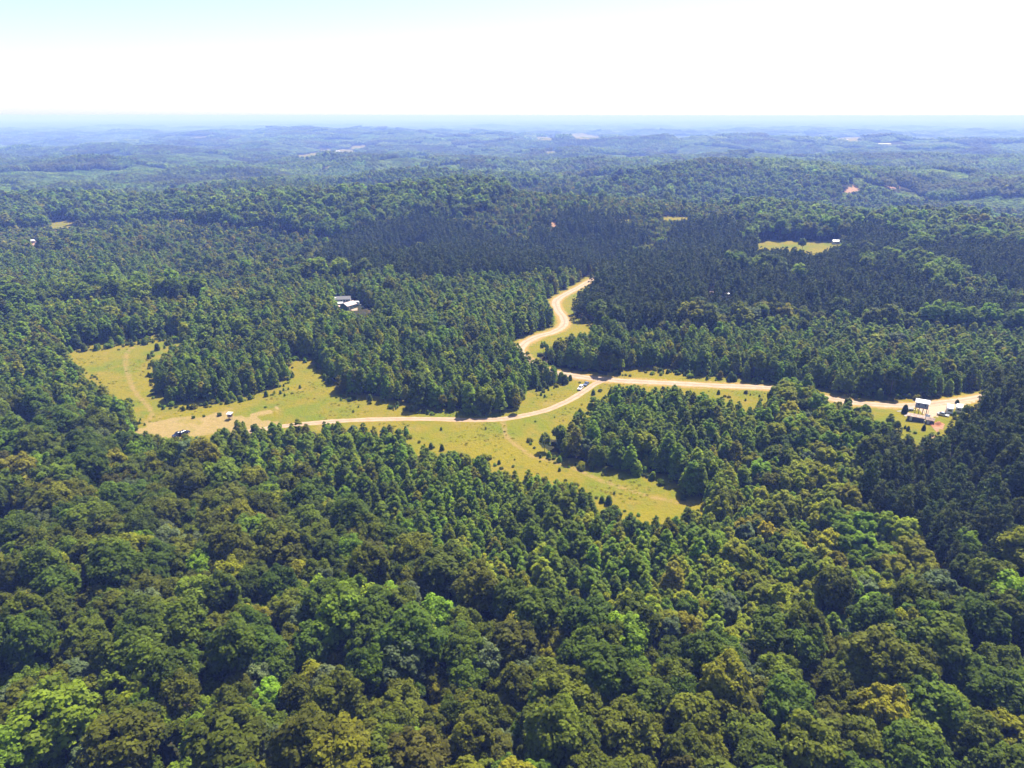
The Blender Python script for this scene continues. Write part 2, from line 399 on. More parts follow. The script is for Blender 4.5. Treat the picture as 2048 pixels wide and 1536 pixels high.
tan = mix(rng_(n_vf, .4, .7, 0, .5), tan, (.24, .20, .05))
de = math_('ADD', attr('dirt'), rng_(n_mid, .3, .7, -.45, .45))
colr = mix(rng_(de, .3, .75, 0, .85), colr, tan)
ve = math_('ADD', attr('verge'), rng_(n_fine, .3, .7, -.4, .3))
colr = mix(rng_(ve, .35, .8, 0, .75), colr, (.33, .20, .075))
te = math_('ADD', attr('trail'), rng_(n_fine, .3, .7, -.35, .25))
colr = mix(rng_(te, .35, .8, 0, .7), colr, (.26, .17, .065))
colr = mix(rng_(attr('red'), .35, .65), colr, mix(rng_(n_fine, .4, .6), (.30, .15, .09), (.29, .20, .12)))
colr = mix(rng_(math_('ADD', attr('lot'), rng_(n_fine, .3, .7, -.35, .35)), .3, .7, 0, .9), colr, (.40, .295, .21))
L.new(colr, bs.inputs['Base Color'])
bp = N.new('ShaderNodeBump'); bp.inputs['Strength'].default_value = .9; bp.inputs['Distance'].default_value = .5
L.new(n_fine, bp.inputs['Height']); L.new(bp.outputs[0], bs.inputs['Normal'])
gm.materials.append(m)
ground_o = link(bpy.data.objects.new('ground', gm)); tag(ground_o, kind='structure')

# ------------------------------------------------------------------ roads
def ribbon(name, line, width, mat, lift, wob=.5, nac=9, seed=3):
    P = np.asarray(line); T = np.gradient(P, axis=0); T /= np.linalg.norm(T, axis=1)[:, None]; Nn = np.stack([-T[:, 1], T[:, 0]], -1)
    s = np.concatenate([[0], np.cumsum(np.hypot(*np.diff(P, axis=0).T))])
    k = np.linspace(-1, 1, nac)
    wl = width/2*(1 + wob*.35*perlin(s/9, s*0+.5, seed)+wob*.25*perlin(s/2.7, s*0+.2, seed+1)); wr = width/2*(1 + wob*.35*perlin(s/11, s*0+.3, seed+2)+wob*.25*perlin(s/3.1, s*0+.7, seed+3))
    W = np.where(k[None, :] < 0, wl[:, None], wr[:, None])*k[None, :]
    X = P[:, 0:1]+Nn[:, 0:1]*W; Y = P[:, 1:2]+Nn[:, 1:2]*W
    Z = H(X, Y)+lift - (np.abs(k)[None, :] > .99)*lift*1.3 - .05*np.exp(-((np.abs(k)-.42)/.14)**2)[None, :]
    n = len(P); I = np.arange(n*nac).reshape(n, nac)
    q = np.stack([I[:-1, :-1], I[:-1, 1:], I[1:, 1:], I[1:, :-1]], -1).reshape(-1, 4)
    me = mesh_np(name, np.stack([X, Y, Z], -1).reshape(-1, 3), q, {'across': np.tile(k, n)})
    me.materials.append(mat)
    o = link(bpy.data.objects.new(name, me)); tag(o, kind='structure'); return o
def road_mat(name, c0, c1, cm, ruts):
    global N, L, geo
    m, nt, N, L = new_mat(name)
    out = N.new('ShaderNodeOutputMaterial'); b = N.new('ShaderNodeBsdfPrincipled'); L.new(b.outputs[0], out.inputs[0]); b.inputs['Roughness'].default_value = .9; b.inputs['Specular IOR Level'].default_value = .15
    geo = N.new('ShaderNodeNewGeometry')
    c = mix(rng_(nz(.35, 5), .35, .65), c0, c1)
    ac = N.new('ShaderNodeMath'); ac.operation = 'ABSOLUTE'; L.new(attr('across'), ac.inputs[0])
    mid = math_('ADD', rng_(ac.outputs[0], .1, .32, 1, 0), rng_(nz(.8, 4), .3, .7, -.5, .3))
    c = mix(rng_(mid, .3, .8, 0, ruts), c, cm)
    ed = math_('ADD', rng_(ac.outputs[0], .6, 1, 0, 1), rng_(nz(.9, 4), .3, .7, -.5, .35))
    c = mix(rng_(ed, .35, .85, 0, .85), c, (.34, .22, .085))
    L.new(c, b.inputs['Base Color'])
    return m
ribbon('gravel_road', road_w, 6.0, road_mat('pale_gravel', (.32, .225, .15), (.38, .285, .205), (.25, .175, .105), .75), .12)
ribbon('driveway', drive_w, 4.2, road_mat('pink_gravel', (.32, .21, .13), (.38, .27, .185), (.25, .17, .10), .8), .10, seed=7)

# ------------------------------------------------------------------ foliage prototypes
BARK = noise_mat('bark', (.07, .055, .04), (.13, .11, .09), 6, .95)
LM = {
 'olive':  leaf_mat('olive leaves', (0.092, 0.105, 0.007), .03),
 'green':  leaf_mat('green leaves', (0.07, 0.1, 0.007), .03),
 'silver': leaf_mat('silvery leaves', (0.092, 0.118, 0.04), .03, spec=.15),
 'yellow': leaf_mat('yellow green leaves', (.165, .165, .008), .03),
 'brown':  leaf_mat('brownish leaves', (0.092, 0.092, 0.01), .03),
 'fresh':  leaf_mat('fresh green leaves', (0.145, 0.208, 0.012), .035),
 'lime':   leaf_mat('lime green leaves', (0.185, 0.205, 0.01), .03),
 'deep':   leaf_mat('deep green leaves', (0.108, 0.152, 0.01), .03),
 'pine':   leaf_mat('pine needles', (.055, .075, .012), .04, val_var=.3, transl=.2, leafvar=.75),
 'weed':   leaf_mat('weeds', (0.2, 0.185, 0.016), .06, val_var=.8),
 'gold':   leaf_mat('golden green leaves', (0.27, 0.24, 0.012), .03),
}
def unit(n, rng, zmin=-1.0):
    z = rng.uniform(zmin, 1, n); a = rng.uniform(0, 2*math.pi, n); r = np.sqrt(1-z*z)
    return np.stack([r*np.cos(a), r*np.sin(a), z], -1)
def cards(c, nrm, s, rng, asp=1.0):
    n = len(c)
    nrm = nrm/np.linalg.norm(nrm, axis=1)[:, None]
    t = np.cross(nrm, unit(n, rng)); t /= np.linalg.norm(t, axis=1)[:, None]+1e-9
    b = np.cross(nrm, t)
    s = np.broadcast_to(np.asarray(s, float), (n,))[:, None]*rng.uniform(.7, 1.3, (n, 1))
    fold = nrm*s*rng.uniform(-.35, .1, (n, 1))
    v = np.stack([c+t*s, c+b*s*asp+fold, c-t*s, c-b*s*asp+fold], 1).reshape(-1, 3)
    return v, np.arange(n*4).reshape(n, 4)
def clump_crown(centers, radii, per, size, rng, core, core_r, jit=.6, zmin=-.5, asp=1.0, var=None, up=.55):
    vs, ns, vv = [], [], []
    for i, (c, r) in enumerate(zip(centers, radii)):
        d = unit(per, rng, zmin)
        p = c + d*r*rng.uniform(.62, 1.08, (per, 1))
        q = (p-core)/core_r
        keep = (q*q).sum(1) > .34
        vs.append(p[keep]); ns.append((.75*d + jit*.8*unit(per, rng) + np.array([0, 0, up]))[keep])
        base = rng.uniform(.2, .8) if var is None else var[i]
        vv.append(np.clip(base + rng.normal(0, .18, keep.sum()), 0, 1))
    P = np.concatenate(vs); Nn = np.concatenate(ns); v, f = cards(P, Nn, size, rng, asp)
    return v, f, np.concatenate(vv)
def broad(seed, lod, R=4.1, Ht=16.0, base=.36, up=.6):
    rng = np.random.default_rng(seed)
    nc = {0: 105, 1: 55, 2: 24}[lod]; per = {0: 72, 1: 32, 2: 16}[lod]; size = {0: .25, 1: .44, 2: .85}[lod]
    zc = Ht*(base+1)/2; rz = Ht*(1-base)/2; lean = rng.normal(0, .06, 2)*R
    d = unit(nc, rng, -.45); sq = rng.uniform(.55, 1.0, nc)**.6
    ell = np.array([R*rng.uniform(.85, 1.15), R*rng.uniform(.85, 1.15), rz])
    lob = 1+.16*np.sin(3*np.arctan2(d[:, 1], d[:, 0])+rng.uniform(0, 6))
    c = np.array([lean[0], lean[1], zc]) + d*ell*(.84*sq*lob)[:, None]
    r = R*rng.uniform(.15, .29, nc)*(1, 1.2, 1.5)[lod]
    return clump_crown(c, r, per, size, rng, np.array([0, 0, zc]), ell, up=up if lod == 0 else up+.3)
def cone(seed, lod, R=2.75, Ht=10.8, base=.06, pw=.43):
    rng = np.random.default_rng(seed)
    nc = {0: 46, 1: 30, 2: 15}[lod]; per = {0: 70, 1: 30, 2: 13}[lod]; size = {0: .20, 1: .36, 2: .66}[lod]
    t = np.sort(rng.uniform(0, 1, nc))**.9; a = np.arange(nc)*2.4+rng.uniform(0, 6)
    t[-1] = 1.0
    rad = R*(1-t)**pw*(.35+.65*np.minimum(1, t*6+.5))*rng.uniform(.6, .92, nc)
    z = Ht*(base+(1-base)*t*.95)
    c = np.stack([rad*np.cos(a), rad*np.sin(a), z], -1)
    r = (.42+.58*(1-t))*R*rng.uniform(.3, .46, nc)*(1.15 if lod else 1)
    r = np.maximum(r, .35)
    return clump_crown(c, r, per, size, rng, np.array([0, 0, Ht*.45]), np.array([R*.45, R*.45, Ht*.3]), jit=.45, zmin=-.2, up=1.0)
def pine(seed, lod, R=1.9, Ht=15.0):
    rng = np.random.default_rng(seed)
    nc = {0: 34, 1: 20, 2: 11}[lod]; per = {0: 34, 1: 17, 2: 10}[lod]; size = {0: .30, 1: .5, 2: .8}[lod]
    t = np.sort(rng.uniform(0, 1, nc)); a = np.arange(nc)*2.4+rng.uniform(0, 6); t[-1] = 1
    rad = R*np.sqrt(np.maximum(.0, 1-t**1.5))*rng.uniform(.45, 1.0, nc)
    c = np.stack([rad*np.cos(a), rad*np.sin(a), Ht*(.38+.6*t)], -1)
    r = R*rng.uniform(.22, .42, nc)
    return clump_crown(c, r, per, size, rng, np.array([0, 0, Ht*.55]), np.array([.5, .5, 3]), jit=.9, zmin=-.3, asp=.45)
def trunk_np(seed, Ht, r, limbs, top=.8, spread=2.4):
    rng = np.random.default_rng(seed+500); mb = MB()
    pts = [np.array([0, 0, -.6])]; k = 5
    for i in range(1, k+1): pts.append(np.array([rng.normal(0, .12)*i*.5, rng.normal(0, .12)*i*.5, Ht*top*i/k]))
    for i in range(k): mb.tube(pts[i], pts[i+1], r*(1-.17*i), r*(1-.17*(i+1)), 6)
    for i in range(limbs):
        z = rng.uniform(.35, .75); p = pts[0]*(1-z)+pts[-1]*z; a = i*2.4+rng.uniform(0, 1)
        mb.tube(p, p+np.array([math.cos(a)*spread, math.sin(a)*spread, spread*rng.uniform(.5, 1.1)]), r*.4, r*.1, 5)
    return mb
def trunk_mesh(name, *a, **k):
    me = trunk_np(*a, **k).mesh(name); me.materials.append(BARK); return me
def joined(name, crown, trunkmb):
    v, f, vv = crown
    tq = np.array([q for q in trunkmb.f if len(q) == 4]); tv = np.array(trunkmb.v)
    me = mesh_np(name, np.concatenate([v, tv]), np.concatenate([f, tq+len(v)]), {'v': np.concatenate([vv, np.full(len(tq), .5)])}, np.concatenate([np.zeros(len(f)), np.ones(len(tq))]))
    return me
KIND = {  # kind: (builder, height, trunk radius, limbs, shapes, radius)
 'broad': (broad, 16.0, .28, 6, 6, 4.1), 'small': (lambda s, l: broad(s, l, 2.7, 10.0, .18, .85), 10.0, .15, 4, 5, 2.7),
 'cone': (cone, 10.8, .15, 4, 6, 2.75), 'pine': (pine, 15.0, .16, 3, 4, 1.9)}
CROWN, TRUNK, JOIN = {}, {}, {}
for kn, (fn, ht, tr, lb, ns, _) in KIND.items():
    for s_ in range(ns):
        tm_ = trunk_np(s_, ht, tr, lb, spread=KIND[kn][5]*.55)
        me = tm_.mesh('trunk'); me.materials.append(BARK); TRUNK[kn, s_] = me
        for lod in range(3):
            cr = fn(s_*7+3, lod)
            if lod == 0:
                me = mesh_np('crown', *cr[:2], {'v': cr[2]}); me.materials.append(LM['green']); CROWN[kn, s_] = me
            jm = joined('tree', cr, trunk_np(s_, ht, tr, 0)); jm.materials.append(LM['green']); jm.materials.append(BARK); JOIN[kn, s_, lod] = jm
def proto(coll, me, leaf, i):
    o = bpy.data.objects.new('tree_form_%03d' % i, me); coll.objects.link(o)
    o.material_slots[0].link = 'OBJECT'; o.material_slots[0].material = LM[leaf]
    return o

def scatter(name, pts, rot, scl, idx, coll, label, cat):
    me = bpy.data.meshes.new(name); n = len(pts)
    me.vertices.add(n); me.vertices.foreach_set('co', np.asarray(pts, np.float32).ravel())
    a = me.attributes.new('rot', 'FLOAT_VECTOR', 'POINT'); a.data.foreach_set('vector', np.asarray(rot, np.float32).ravel())
    a = me.attributes.new('scl', 'FLOAT_VECTOR', 'POINT'); a.data.foreach_set('vector', np.asarray(scl, np.float32).ravel())
    a = me.attributes.new('pick', 'INT', 'POINT'); a.data.foreach_set('value', np.asarray(idx, np.int32))
    o = link(bpy.data.objects.new(name, me))
    ng = bpy.data.node_groups.new(name, 'GeometryNodeTree')
    ng.interface.new_socket('Geometry', in_out='INPUT', socket_type='NodeSocketGeometry'); ng.interface.new_socket('Geometry', in_out='OUTPUT', socket_type='NodeSocketGeometry')
    G = ng.nodes; K = ng.links
    gi = G.new('NodeGroupInput'); go = G.new('NodeGroupOutput'); ip = G.new('GeometryNodeInstanceOnPoints'); ci = G.new('GeometryNodeCollectionInfo')
    ci.inputs['Collection'].default_value = coll; ci.inputs['Separate Children'].default_value = True; ci.inputs['Reset Children'].default_value = True
    def na(nm, ty):
        x = G.new('GeometryNodeInputNamedAttribute'); x.data_type = ty; x.inputs['Name'].default_value = nm
        return next(s for s in x.outputs if s.name == 'Attribute' and s.enabled)
    er = G.new('FunctionNodeEulerToRotation'); K.new(na('rot', 'FLOAT_VECTOR'), er.inputs[0])
    K.new(gi.outputs[0], ip.inputs['Points']); K.new(ci.outputs[0], ip.inputs['Instance']); ip.inputs['Pick Instance'].default_value = True
    K.new(na('pick', 'INT'), ip.inputs['Instance Index']); K.new(er.outputs[0], ip.inputs['Rotation']); K.new(na('scl', 'FLOAT_VECTOR'), ip.inputs['Scale'])
    K.new(ip.outputs[0], go.inputs[0])
    md = o.modifiers.new('scatter', 'NODES'); md.node_group = ng
    tag(o, label, cat, kind='stuff')
    return o

# ------------------------------------------------------------------ where each tree stands
rng = np.random.default_rng(5)
HALF = math.radians(43)
def candidates(space, rmax, rmin=30):
    sx = space; sy = space*.87
    ny = int(rmax/sy)+1
    ys = np.arange(ny)*sy
    P = []
    for j, y in enumerate(ys):
        hw = min(rmax, y*math.tan(HALF)+45)
        xs = np.arange(-hw, hw, sx)+(j % 2)*sx/2
        P.append(np.stack([xs, np.full(xs.shape, y)], -1))
    P = np.concatenate(P); P = P + rng.uniform(-.36, .36, P.shape)*space
    r = np.hypot(P[:, 0], P[:, 1]); P = P[(r < rmax) & (r > rmin)]
    return P[:, 0], P[:, 1]
def keep_clear(x, y, z, ht, rad):
    """no tree stands where it would hide ground that the photograph shows open"""
    bad = np.zeros(x.shape, bool)
    near_ = np.clip(300/np.hypot(x, y), .3, 1.2); ju = rng.normal(0, 4, x.shape)*near_; jv = rng.normal(0, 2, x.shape)*near_      # ragged edges
    for f in (0, .3, .6, .88):
        for s in ((-.6, 0, .6) if f < .8 else (0,)):
            u, v = project(x+s*rad, y, z+ht*f); bad |= in_any(OPEN, u+ju, v+jv)
    bad |= poly_dist(road_w[::4].tolist(), x, y) < 8.0
    bad |= poly_dist(drive_w[::4].tolist(), x, y) < 4
    return ~bad
R_SINGLE = 1500.0
TREES = {}
def stand(kn, cls, space, hmul, rmin=40, rmax=R_SINGLE, share=1.0):
    x, y = candidates(space, rmax, rmin)
    z = H(x, y); u, v = project(x, y, z)
    ok = np.isin(stands(classify(u, v), x, y), cls)
    if share < 1: ok &= rng.uniform(0, 1, x.shape) < share
    x, y, z = x[ok], y[ok], z[ok]
    hm = hmul*np.clip(np.exp(rng.normal(-.04, .25, x.shape)), .5, 1.5)*np.where((np.hypot(x, y) > 520) & (kn in ('small', 'cone')) & np.isin(stands(classify(*project(x, y, z)), x, y), [3]), .68, 1)*(1+.12*perlin(x/25, y/25, 9))
    ht = KIND[kn][1]*hm
    ok = keep_clear(x, y, z, ht, KIND[kn][5]*hm)
    TREES.setdefault(kn, []).append(np.stack([x, y, z, hm], -1)[ok])
def thin(prim, other, dist):      # drop those of `other` that stand inside a cell already taken
    cells = set(map(tuple, np.floor(prim[:, :2]/dist).astype(int).tolist()))
    keep = np.array([tuple(c) not in cells for c in np.floor(other[:, :2]/dist).astype(int).tolist()])
    return other[keep]
stand('broad', [0], 5.7, 1.0)
stand('small', [3], 4.3, 1.0); stand('small', [1], 8.5, .95, share=.6); stand('small', [0], 9.0, 1.0, share=.5)
stand('cone', [1], 3.8, 1.0); stand('cone', [3], 7.5, 1.0, share=.55)
stand('broad', [3], 17, .8, share=.5); stand('broad', [1], 26, .75, share=.5); 
stand('pine', [2], 3.3, 1.0)
TREES = {k: np.concatenate(v) for k, v in TREES.items()}

LEAF = {'broad': (['olive', 'green', 'silver', 'yellow', 'brown', 'deep', 'fresh'], [.38, .33, .05, .09, .03, .09, .03]),
        'small': (['fresh', 'lime', 'green', 'silver', 'yellow', 'gold'], [.24, .36, .10, .06, .19, .05]),
        'cone': (['fresh', 'deep', 'lime', 'yellow'], [.50, .27, .16, .07]),
        'pine': (['pine'], [1.0])}
NAME = {'broad': 'broadleaf_tree', 'small': 'young_broadleaf_tree', 'cone': 'conical_tree', 'pine': 'pine_tree'}
WORD = {'olive': 'olive green', 'green': 'mid green', 'silver': 'silvery grey-green', 'yellow': 'yellow-green', 'lime': 'lime green', 'brown': 'brownish green', 'deep': 'deep dark green', 'fresh': 'fresh bright green', 'gold': 'golden yellow-green', 'pine': 'dark green'}
LAB = {'broad': '%s broad round-crowned tree in the mature forest canopy', 'small': '%s small bushy broadleaf tree in the young mixed wood',
       'cone': '%s cone-shaped young broadleaf tree in the stand beside the meadow', 'pine': '%s slender planted pine in the plantation by the camper clearing'}
WOOD = {'broad': ('broadleaf_forest', 'rest of the mature broadleaf forest, round crowns merging into one canopy'), 'small': ('mixed_wood', 'rest of the low young mixed wood around the meadows'),
        'cone': ('conical_stand', 'rest of the dense stands of cone-shaped young trees around the meadow'), 'pine': ('pine_plantation', 'rest of the dark pine plantations on the hills beyond the road')}
for kn, T in TREES.items():
    names, wts = LEAF[kn]; ns = KIND[kn][4]; n = len(T)
    leaf = rng.choice(len(names), n, p=wts); shape = rng.integers(0, ns, n)
    # neighbouring trees of one kind tend to stand together
    grp = perlin(T[:, 0]/30, T[:, 1]/30, 12)
    leaf = np.where(grp > .38, 1 % len(names), np.where((grp < -.42), 0, leaf))
    if kn == 'broad':      # most broadleaves farther off get lighter leaf colours
        far_ = (np.hypot(T[:, 0], T[:, 1]) > 480) & (rng.uniform(0, 1, n) < .75); leaf = np.where(far_, rng.choice([5, 6], n, p=[.6, .4]), leaf)
    u, v = project(T[:, 0], T[:, 1], T[:, 2]+KIND[kn][1]*T[:, 3]*.6)
    dist = np.sqrt(T[:, 0]**2+T[:, 1]**2+(T[:, 2]+KIND[kn][1]*T[:, 3]*.6-CAM_H)**2)
    vis = (u > 10) & (u < 2038) & (v > 0) & (v < 1515)
    order = np.argsort(np.where(vis, dist/T[:, 3], 1e9))[:298]
    single = np.zeros(n, bool); single[order] = True
    rz = rng.uniform(0, 2*math.pi, n); wide = rng.uniform(.85, 1.15, n)
    bu, bv = project(T[:, 0], T[:, 1], T[:, 2]); by_field = np.zeros(n, bool); by_camp = by_field.copy()
    for du, dv in ((26, 0), (-26, 0), (0, 16), (0, -16), (0, -30)): by_field |= inside(FIELD, bu+du, bv+dv); by_camp |= inside(CAMP, bu+du, bv+dv)
    by_road = poly_dist(road_w[::4].tolist(), T[:, 0], T[:, 1]) < 12
    for i in np.nonzero(single)[0]:
        e = empty(NAME[kn], T[i, :3], rz[i]); e.scale = (T[i, 3]*wide[i], T[i, 3]*wide[i], T[i, 3])
        w = ('tall ' if T[i, 3] > 1.12 else 'low ' if T[i, 3] < .85 else '')+('spreading ' if wide[i] > 1.06 else 'narrow ' if wide[i] < .94 else '')+WORD[names[leaf[i]]]
        lb = LAB[kn] % w
        if by_field[i]: lb = lb.split(' in the ')[0]+' at the meadow edge'
        elif by_camp[i]: lb = lb.split(' in the ')[0]+' bordering the camper clearing'
        elif by_road[i]: lb = lb.split(' in the ')[0]+' close beside the gravel road'
        tag(e, lb, 'tree', 'look-alikes: '+lb)
        c = bpy.data.objects.new('crown', CROWN[kn, shape[i]]); link(c, e); c.material_slots[0].link = 'OBJECT'; c.material_slots[0].material = LM[names[leaf[i]]]
        link(bpy.data.objects.new('trunk', TRUNK[kn, shape[i]]), e)
    coll = bpy.data.collections.new(WOOD[kn][0]+'_forms'); k = 0
    for lod in range(3):
        for ln in names:
            for s_ in range(ns): proto(coll, JOIN[kn, s_, lod], ln, k); k += 1
    lod = np.where(dist < 420, 0, np.where(dist < 850, 1, 2))
    pick = lod*len(names)*ns + leaf*ns + shape
    o_ = ~single
    scl = np.stack([T[:, 3]*wide, T[:, 3]*wide, T[:, 3]], -1)
    rot = np.stack([rng.normal(0, .03, n), rng.normal(0, .03, n), rz], -1)
    scatter(WOOD[kn][0], T[o_, :3], rot[o_], scl[o_], pick[o_], coll, WOOD[kn][1], 'forest')
    print(kn, n)

# ------------------------------------------------------------------ far forest in patches of canopy
def patch(seed, size, space, kind, lod):
    prng = np.random.default_rng(seed); V_, F_, A_, b = [], [], [], 0
    k = int(size/space)
    for i in range(k):
        for j in range(k):
            cx = (i+.5-k/2)*space+prng.uniform(-.4, .4)*space; cy = (j+.5-k/2)*space+prng.uniform(-.4, .4)*space
            sc = prng.uniform(.7, 1.25)
            R, Ht = {'broad': (4.6, 16), 'mix': (3.2, 12), 'pine': (2.2, 15)}[kind]; R *= sc*space/{'broad': 6.5, 'mix': 4.6, 'pine': 3.6}[kind]; Ht *= sc
            n = 34 if lod == 0 else 9
            d = unit(n, prng, -.1)
            pz = {'broad': .42, 'mix': .5, 'pine': .55}[kind]
            p = np.array([cx, cy, Ht*(1-pz)])+d*np.array([R, R, Ht*pz])*prng.uniform(.75, 1.05, (n, 1))
            v, f = cards(p, .8*d+.4*unit(n, prng)+np.array([0, 0, .9]), R*(.36 if lod == 0 else .62), prng)
            V_.append(v); F_.append(f+b); b += len(v)
            A_.append(np.clip(prng.uniform(.1, .9)+prng.normal(0, .12, n), 0, 1))
    return mesh_np('canopy', np.concatenate(V_), np.concatenate(F_), {'v': np.concatenate(A_)})
PATCH_LEAF = {'broad': ['deep', 'fresh', 'olive'], 'mix': ['fresh', 'deep', 'fresh'], 'pine': ['pine']}
def far_forest(name, rmin, rmax, size, lod, spaces, label):
    coll = bpy.data.collections.new(name+'_forms'); start = {}; k = 0
    for kd in ('broad', 'mix', 'pine'):
        start[kd] = k
        for s_ in range(3):
            me = patch(s_*5+len(kd), size*1.12, spaces[kd], kd, lod); me.materials.append(LM['green'])
            for ln in PATCH_LEAF[kd]: proto(coll, me, ln, k); k += 1
    n = int(2*rmax/size); xs = (np.arange(n)-n/2)*size
    X, Y = np.meshgrid(xs, np.arange(0, rmax, size)); X = X.ravel(); Y = Y.ravel()
    r = np.hypot(X, Y); ok = (r > rmin) & (r < rmax) & (np.abs(np.arctan2(X, Y)) < HALF)
    X = X[ok]+rng.uniform(-.1, .1, ok.sum())*size; Y = Y[ok]+rng.uniform(-.1, .1, ok.sum())*size; Z = H(X, Y)
    bad = np.zeros(X.shape, bool)
    for f in (0, 8, 14):
        for s_ in (-.4, 0, .4):
            u, v = project(X+s_*size, Y, Z+f); bad |= in_any(OPEN, u, v)
    X, Y, Z = X[~bad], Y[~bad], Z[~bad]
    e = 12.0; sx = (H(X+e, Y)-H(X-e, Y))/(2*e); sy = (H(X, Y+e)-H(X, Y-e))/(2*e)
    u, v = project(X, Y, Z); cls = stands(classify(u, v), X, Y)
    sel = perlin(X/420, Y/420, 15)+rng.normal(0, .22, X.shape)
    kd = np.where(cls == 2, 2, np.where((cls == 1) | (cls == 3), 1, np.where(sel < -.75, 2, 0)))
    base = np.array([start['broad'], start['mix'], start['pine']])[kd]; nl = np.array([3, 3, 1])[kd]
    tone = perlin(X/260, Y/260, 17)+rng.normal(0, .3, X.shape)
    li = np.where(tone > .25, 1, np.where(tone < -.35, 2, 0)) % nl
    pick = base + rng.integers(0, 3, X.shape)*nl + li
    q = rng.integers(0, 4, X.shape)*math.pi/2
    c, s = np.cos(q), np.sin(q)
    rot = np.stack([np.arctan(sy), -np.arctan(sx), np.zeros(X.shape)], -1)
    sc = np.stack([np.where(rng.uniform(0, 1, X.shape) < .5, -1., 1.), np.where(rng.uniform(0, 1, X.shape) < .5, -1., 1.), rng.uniform(.85, 1.15, X.shape)*np.where(kd == 1, .55, 1.1)], -1)
    scatter(name, np.stack([X, Y, Z], -1), rot, sc, pick, coll, label, 'forest')
    print(name, len(X))
far_forest('middle_distance_forest', R_SINGLE, 4200, 30, 0, {'broad': 6.5, 'mix': 4.6, 'pine': 4.2}, 'wooded hills in the middle distance, bluish with haze')
far_forest('distant_forest', 4200, 15000, 84, 1, {'broad': 8.0, 'mix': 7.0, 'pine': 6.5}, 'far-off wooded ridges fading blue towards the horizon')

# ------------------------------------------------------------------ shrubs, lone trees, weeds
def shrub_mesh(seed, R, Ht, dense, conic=False):
    if conic: v, f, a = cone(seed, 0, R, Ht, .02, .6)
    else:
        prng = np.random.default_rng(seed); n = 10
        d = unit(n, prng, 0); c = d*np.array([R*.6, R*.6, Ht*.45]) + np.array([0, 0, Ht*.25])
        v, f, a = clump_crown(c, R*prng.uniform(.3, .5, n), dense, .13, prng, np.array([0, 0, -5.0]), np.array([.1, .1, .1]))
    return mesh_np('foliage', v, f, {'v': a})
SHRUB = [shrub_mesh(s, 1.0, 1.1, 60) for s in range(4)]
for s_ in SHRUB: s_.materials.append(LM['green'])
SEED = [shrub_mesh(s+20, .75, 2.2, 0, True) for s in range(3)]
for s_ in SEED: s_.materials.append(LM['deep'])
srng = np.random.default_rng(77)
def plant(name, me, leaf, x, y, sc, label, cat, group=None, zs=1.0, trunk=None):
    o = bpy.data.objects.new(name, me); link(o); o.location = (x, y, float(H(x, y))-.05); o.rotation_euler = (0, 0, srng.uniform(0, 6.3)); o.scale = (sc, sc, sc*zs)
    o.material_slots[0].link = 'OBJECT'; o.material_slots[0].material = LM[leaf]
    tag(o, label, cat, group); return o
n_s = 0
fx, fy = srng.uniform(-300, 130, 1500), srng.uniform(195, 450, 1500)
fu, fv = project(fx, fy, H(fx, fy))
okf = inside(FIELD, fu, fv) & (poly_dist(drive_w[::4].tolist(), fx, fy) > 5) & (poly_dist(road_w[::4].tolist(), fx, fy) > 6) & ~in_any(DIRT_NEAR[:2], fu, fv)
dens = perlin(fx/35, fy/35, 21)
edge_ = np.zeros(fx.shape, bool)
for du, dv in ((14, 0), (-14, 0), (0, -9)): edge_ |= ~inside(FIELD, fu+du, fv+dv)
okf &= (dens > .05) | edge_ & (srng.uniform(0, 1, fx.shape) < .6)
for x, y in zip(fx[okf][:100], fy[okf][:100]):
    if srng.uniform() < .62:
        plant('field_shrub', SHRUB[n_s % 4], ('green', 'olive', 'yellow', 'fresh')[n_s % 4], x, y, srng.uniform(.3, .85), ('mid green', 'olive green', 'yellow-green', 'fresh green')[n_s % 4]+' low bush standing in the meadow grass', 'bush', ('mid green', 'olive green', 'yellow-green', 'fresh green')[n_s % 4]+' bushes dotted over the meadow')
    else:
        plant('tree_seedling', SEED[n_s % 3], 'deep', x, y, srng.uniform(.3, .8), 'dark green upright tree seedling in the open meadow', 'sapling', 'dark seedlings dotted over the meadow')
    n_s += 1
def lone(px, py, kn, shape, leaf, hm, wide, name, label, cat='tree'):
    x, y, z = gp(px, py); e = empty(name, (x, y, z), srng.uniform(0, 6)); e.scale = (hm*wide, hm*wide, hm); tag(e, label, cat)
    c = bpy.data.objects.new('crown', CROWN[kn, shape]); link(c, e); c.material_slots[0].link = 'OBJECT'; c.material_slots[0].material = LM[leaf]
    link(bpy.data.objects.new('trunk', TRUNK[kn, shape]), e)
lone(1034, 826, 'small', 1, 'gold', .95, .75, 'yellow_tree', 'golden yellow-green tree at the meadow corner of the dark stand')
lone(1376, 985, 'cone', 2, 'deep', 1.0, 1.45, 'wide_cone_tree', 'wide dark cone-shaped tree at the lower meadow edge')
lone(1916, 1150, 'broad', 2, 'deep', 1.0, 1.0, 'dark_round_tree', 'big dark round tree standing alone before the pines')
lone(1692, 824, 'small', 3, 'green', .7, .9, 'roadside_tree', 'round green tree beside the road near the clearing')
lone(1775, 868, 'cone', 4, 'deep', .85, 1.0, 'clearing_edge_tree', 'tall dark cone tree at the edge of the camper clearing')
lone(1440, 758, 'cone', 1, 'yellow', .42, 1.5, 'verge_tree', 'small yellow-green cone tree on the grass verge behind the road')
lone(1412, 751, 'small', 0, 'yellow', .34, 1.2, 'verge_bush_tree', 'low round yellow-green tree on the grass verge behind the road')
lone(1167, 647, 'cone', 3, 'green', .5, 1.2, 'bend_tree', 'single small tree on the grass inside the gravel road bend')
lone(1835, 797, 'small', 2, 'yellow', .34, 1.1, 'bank_tree', 'small round tree on the bank behind the stilt cabin')
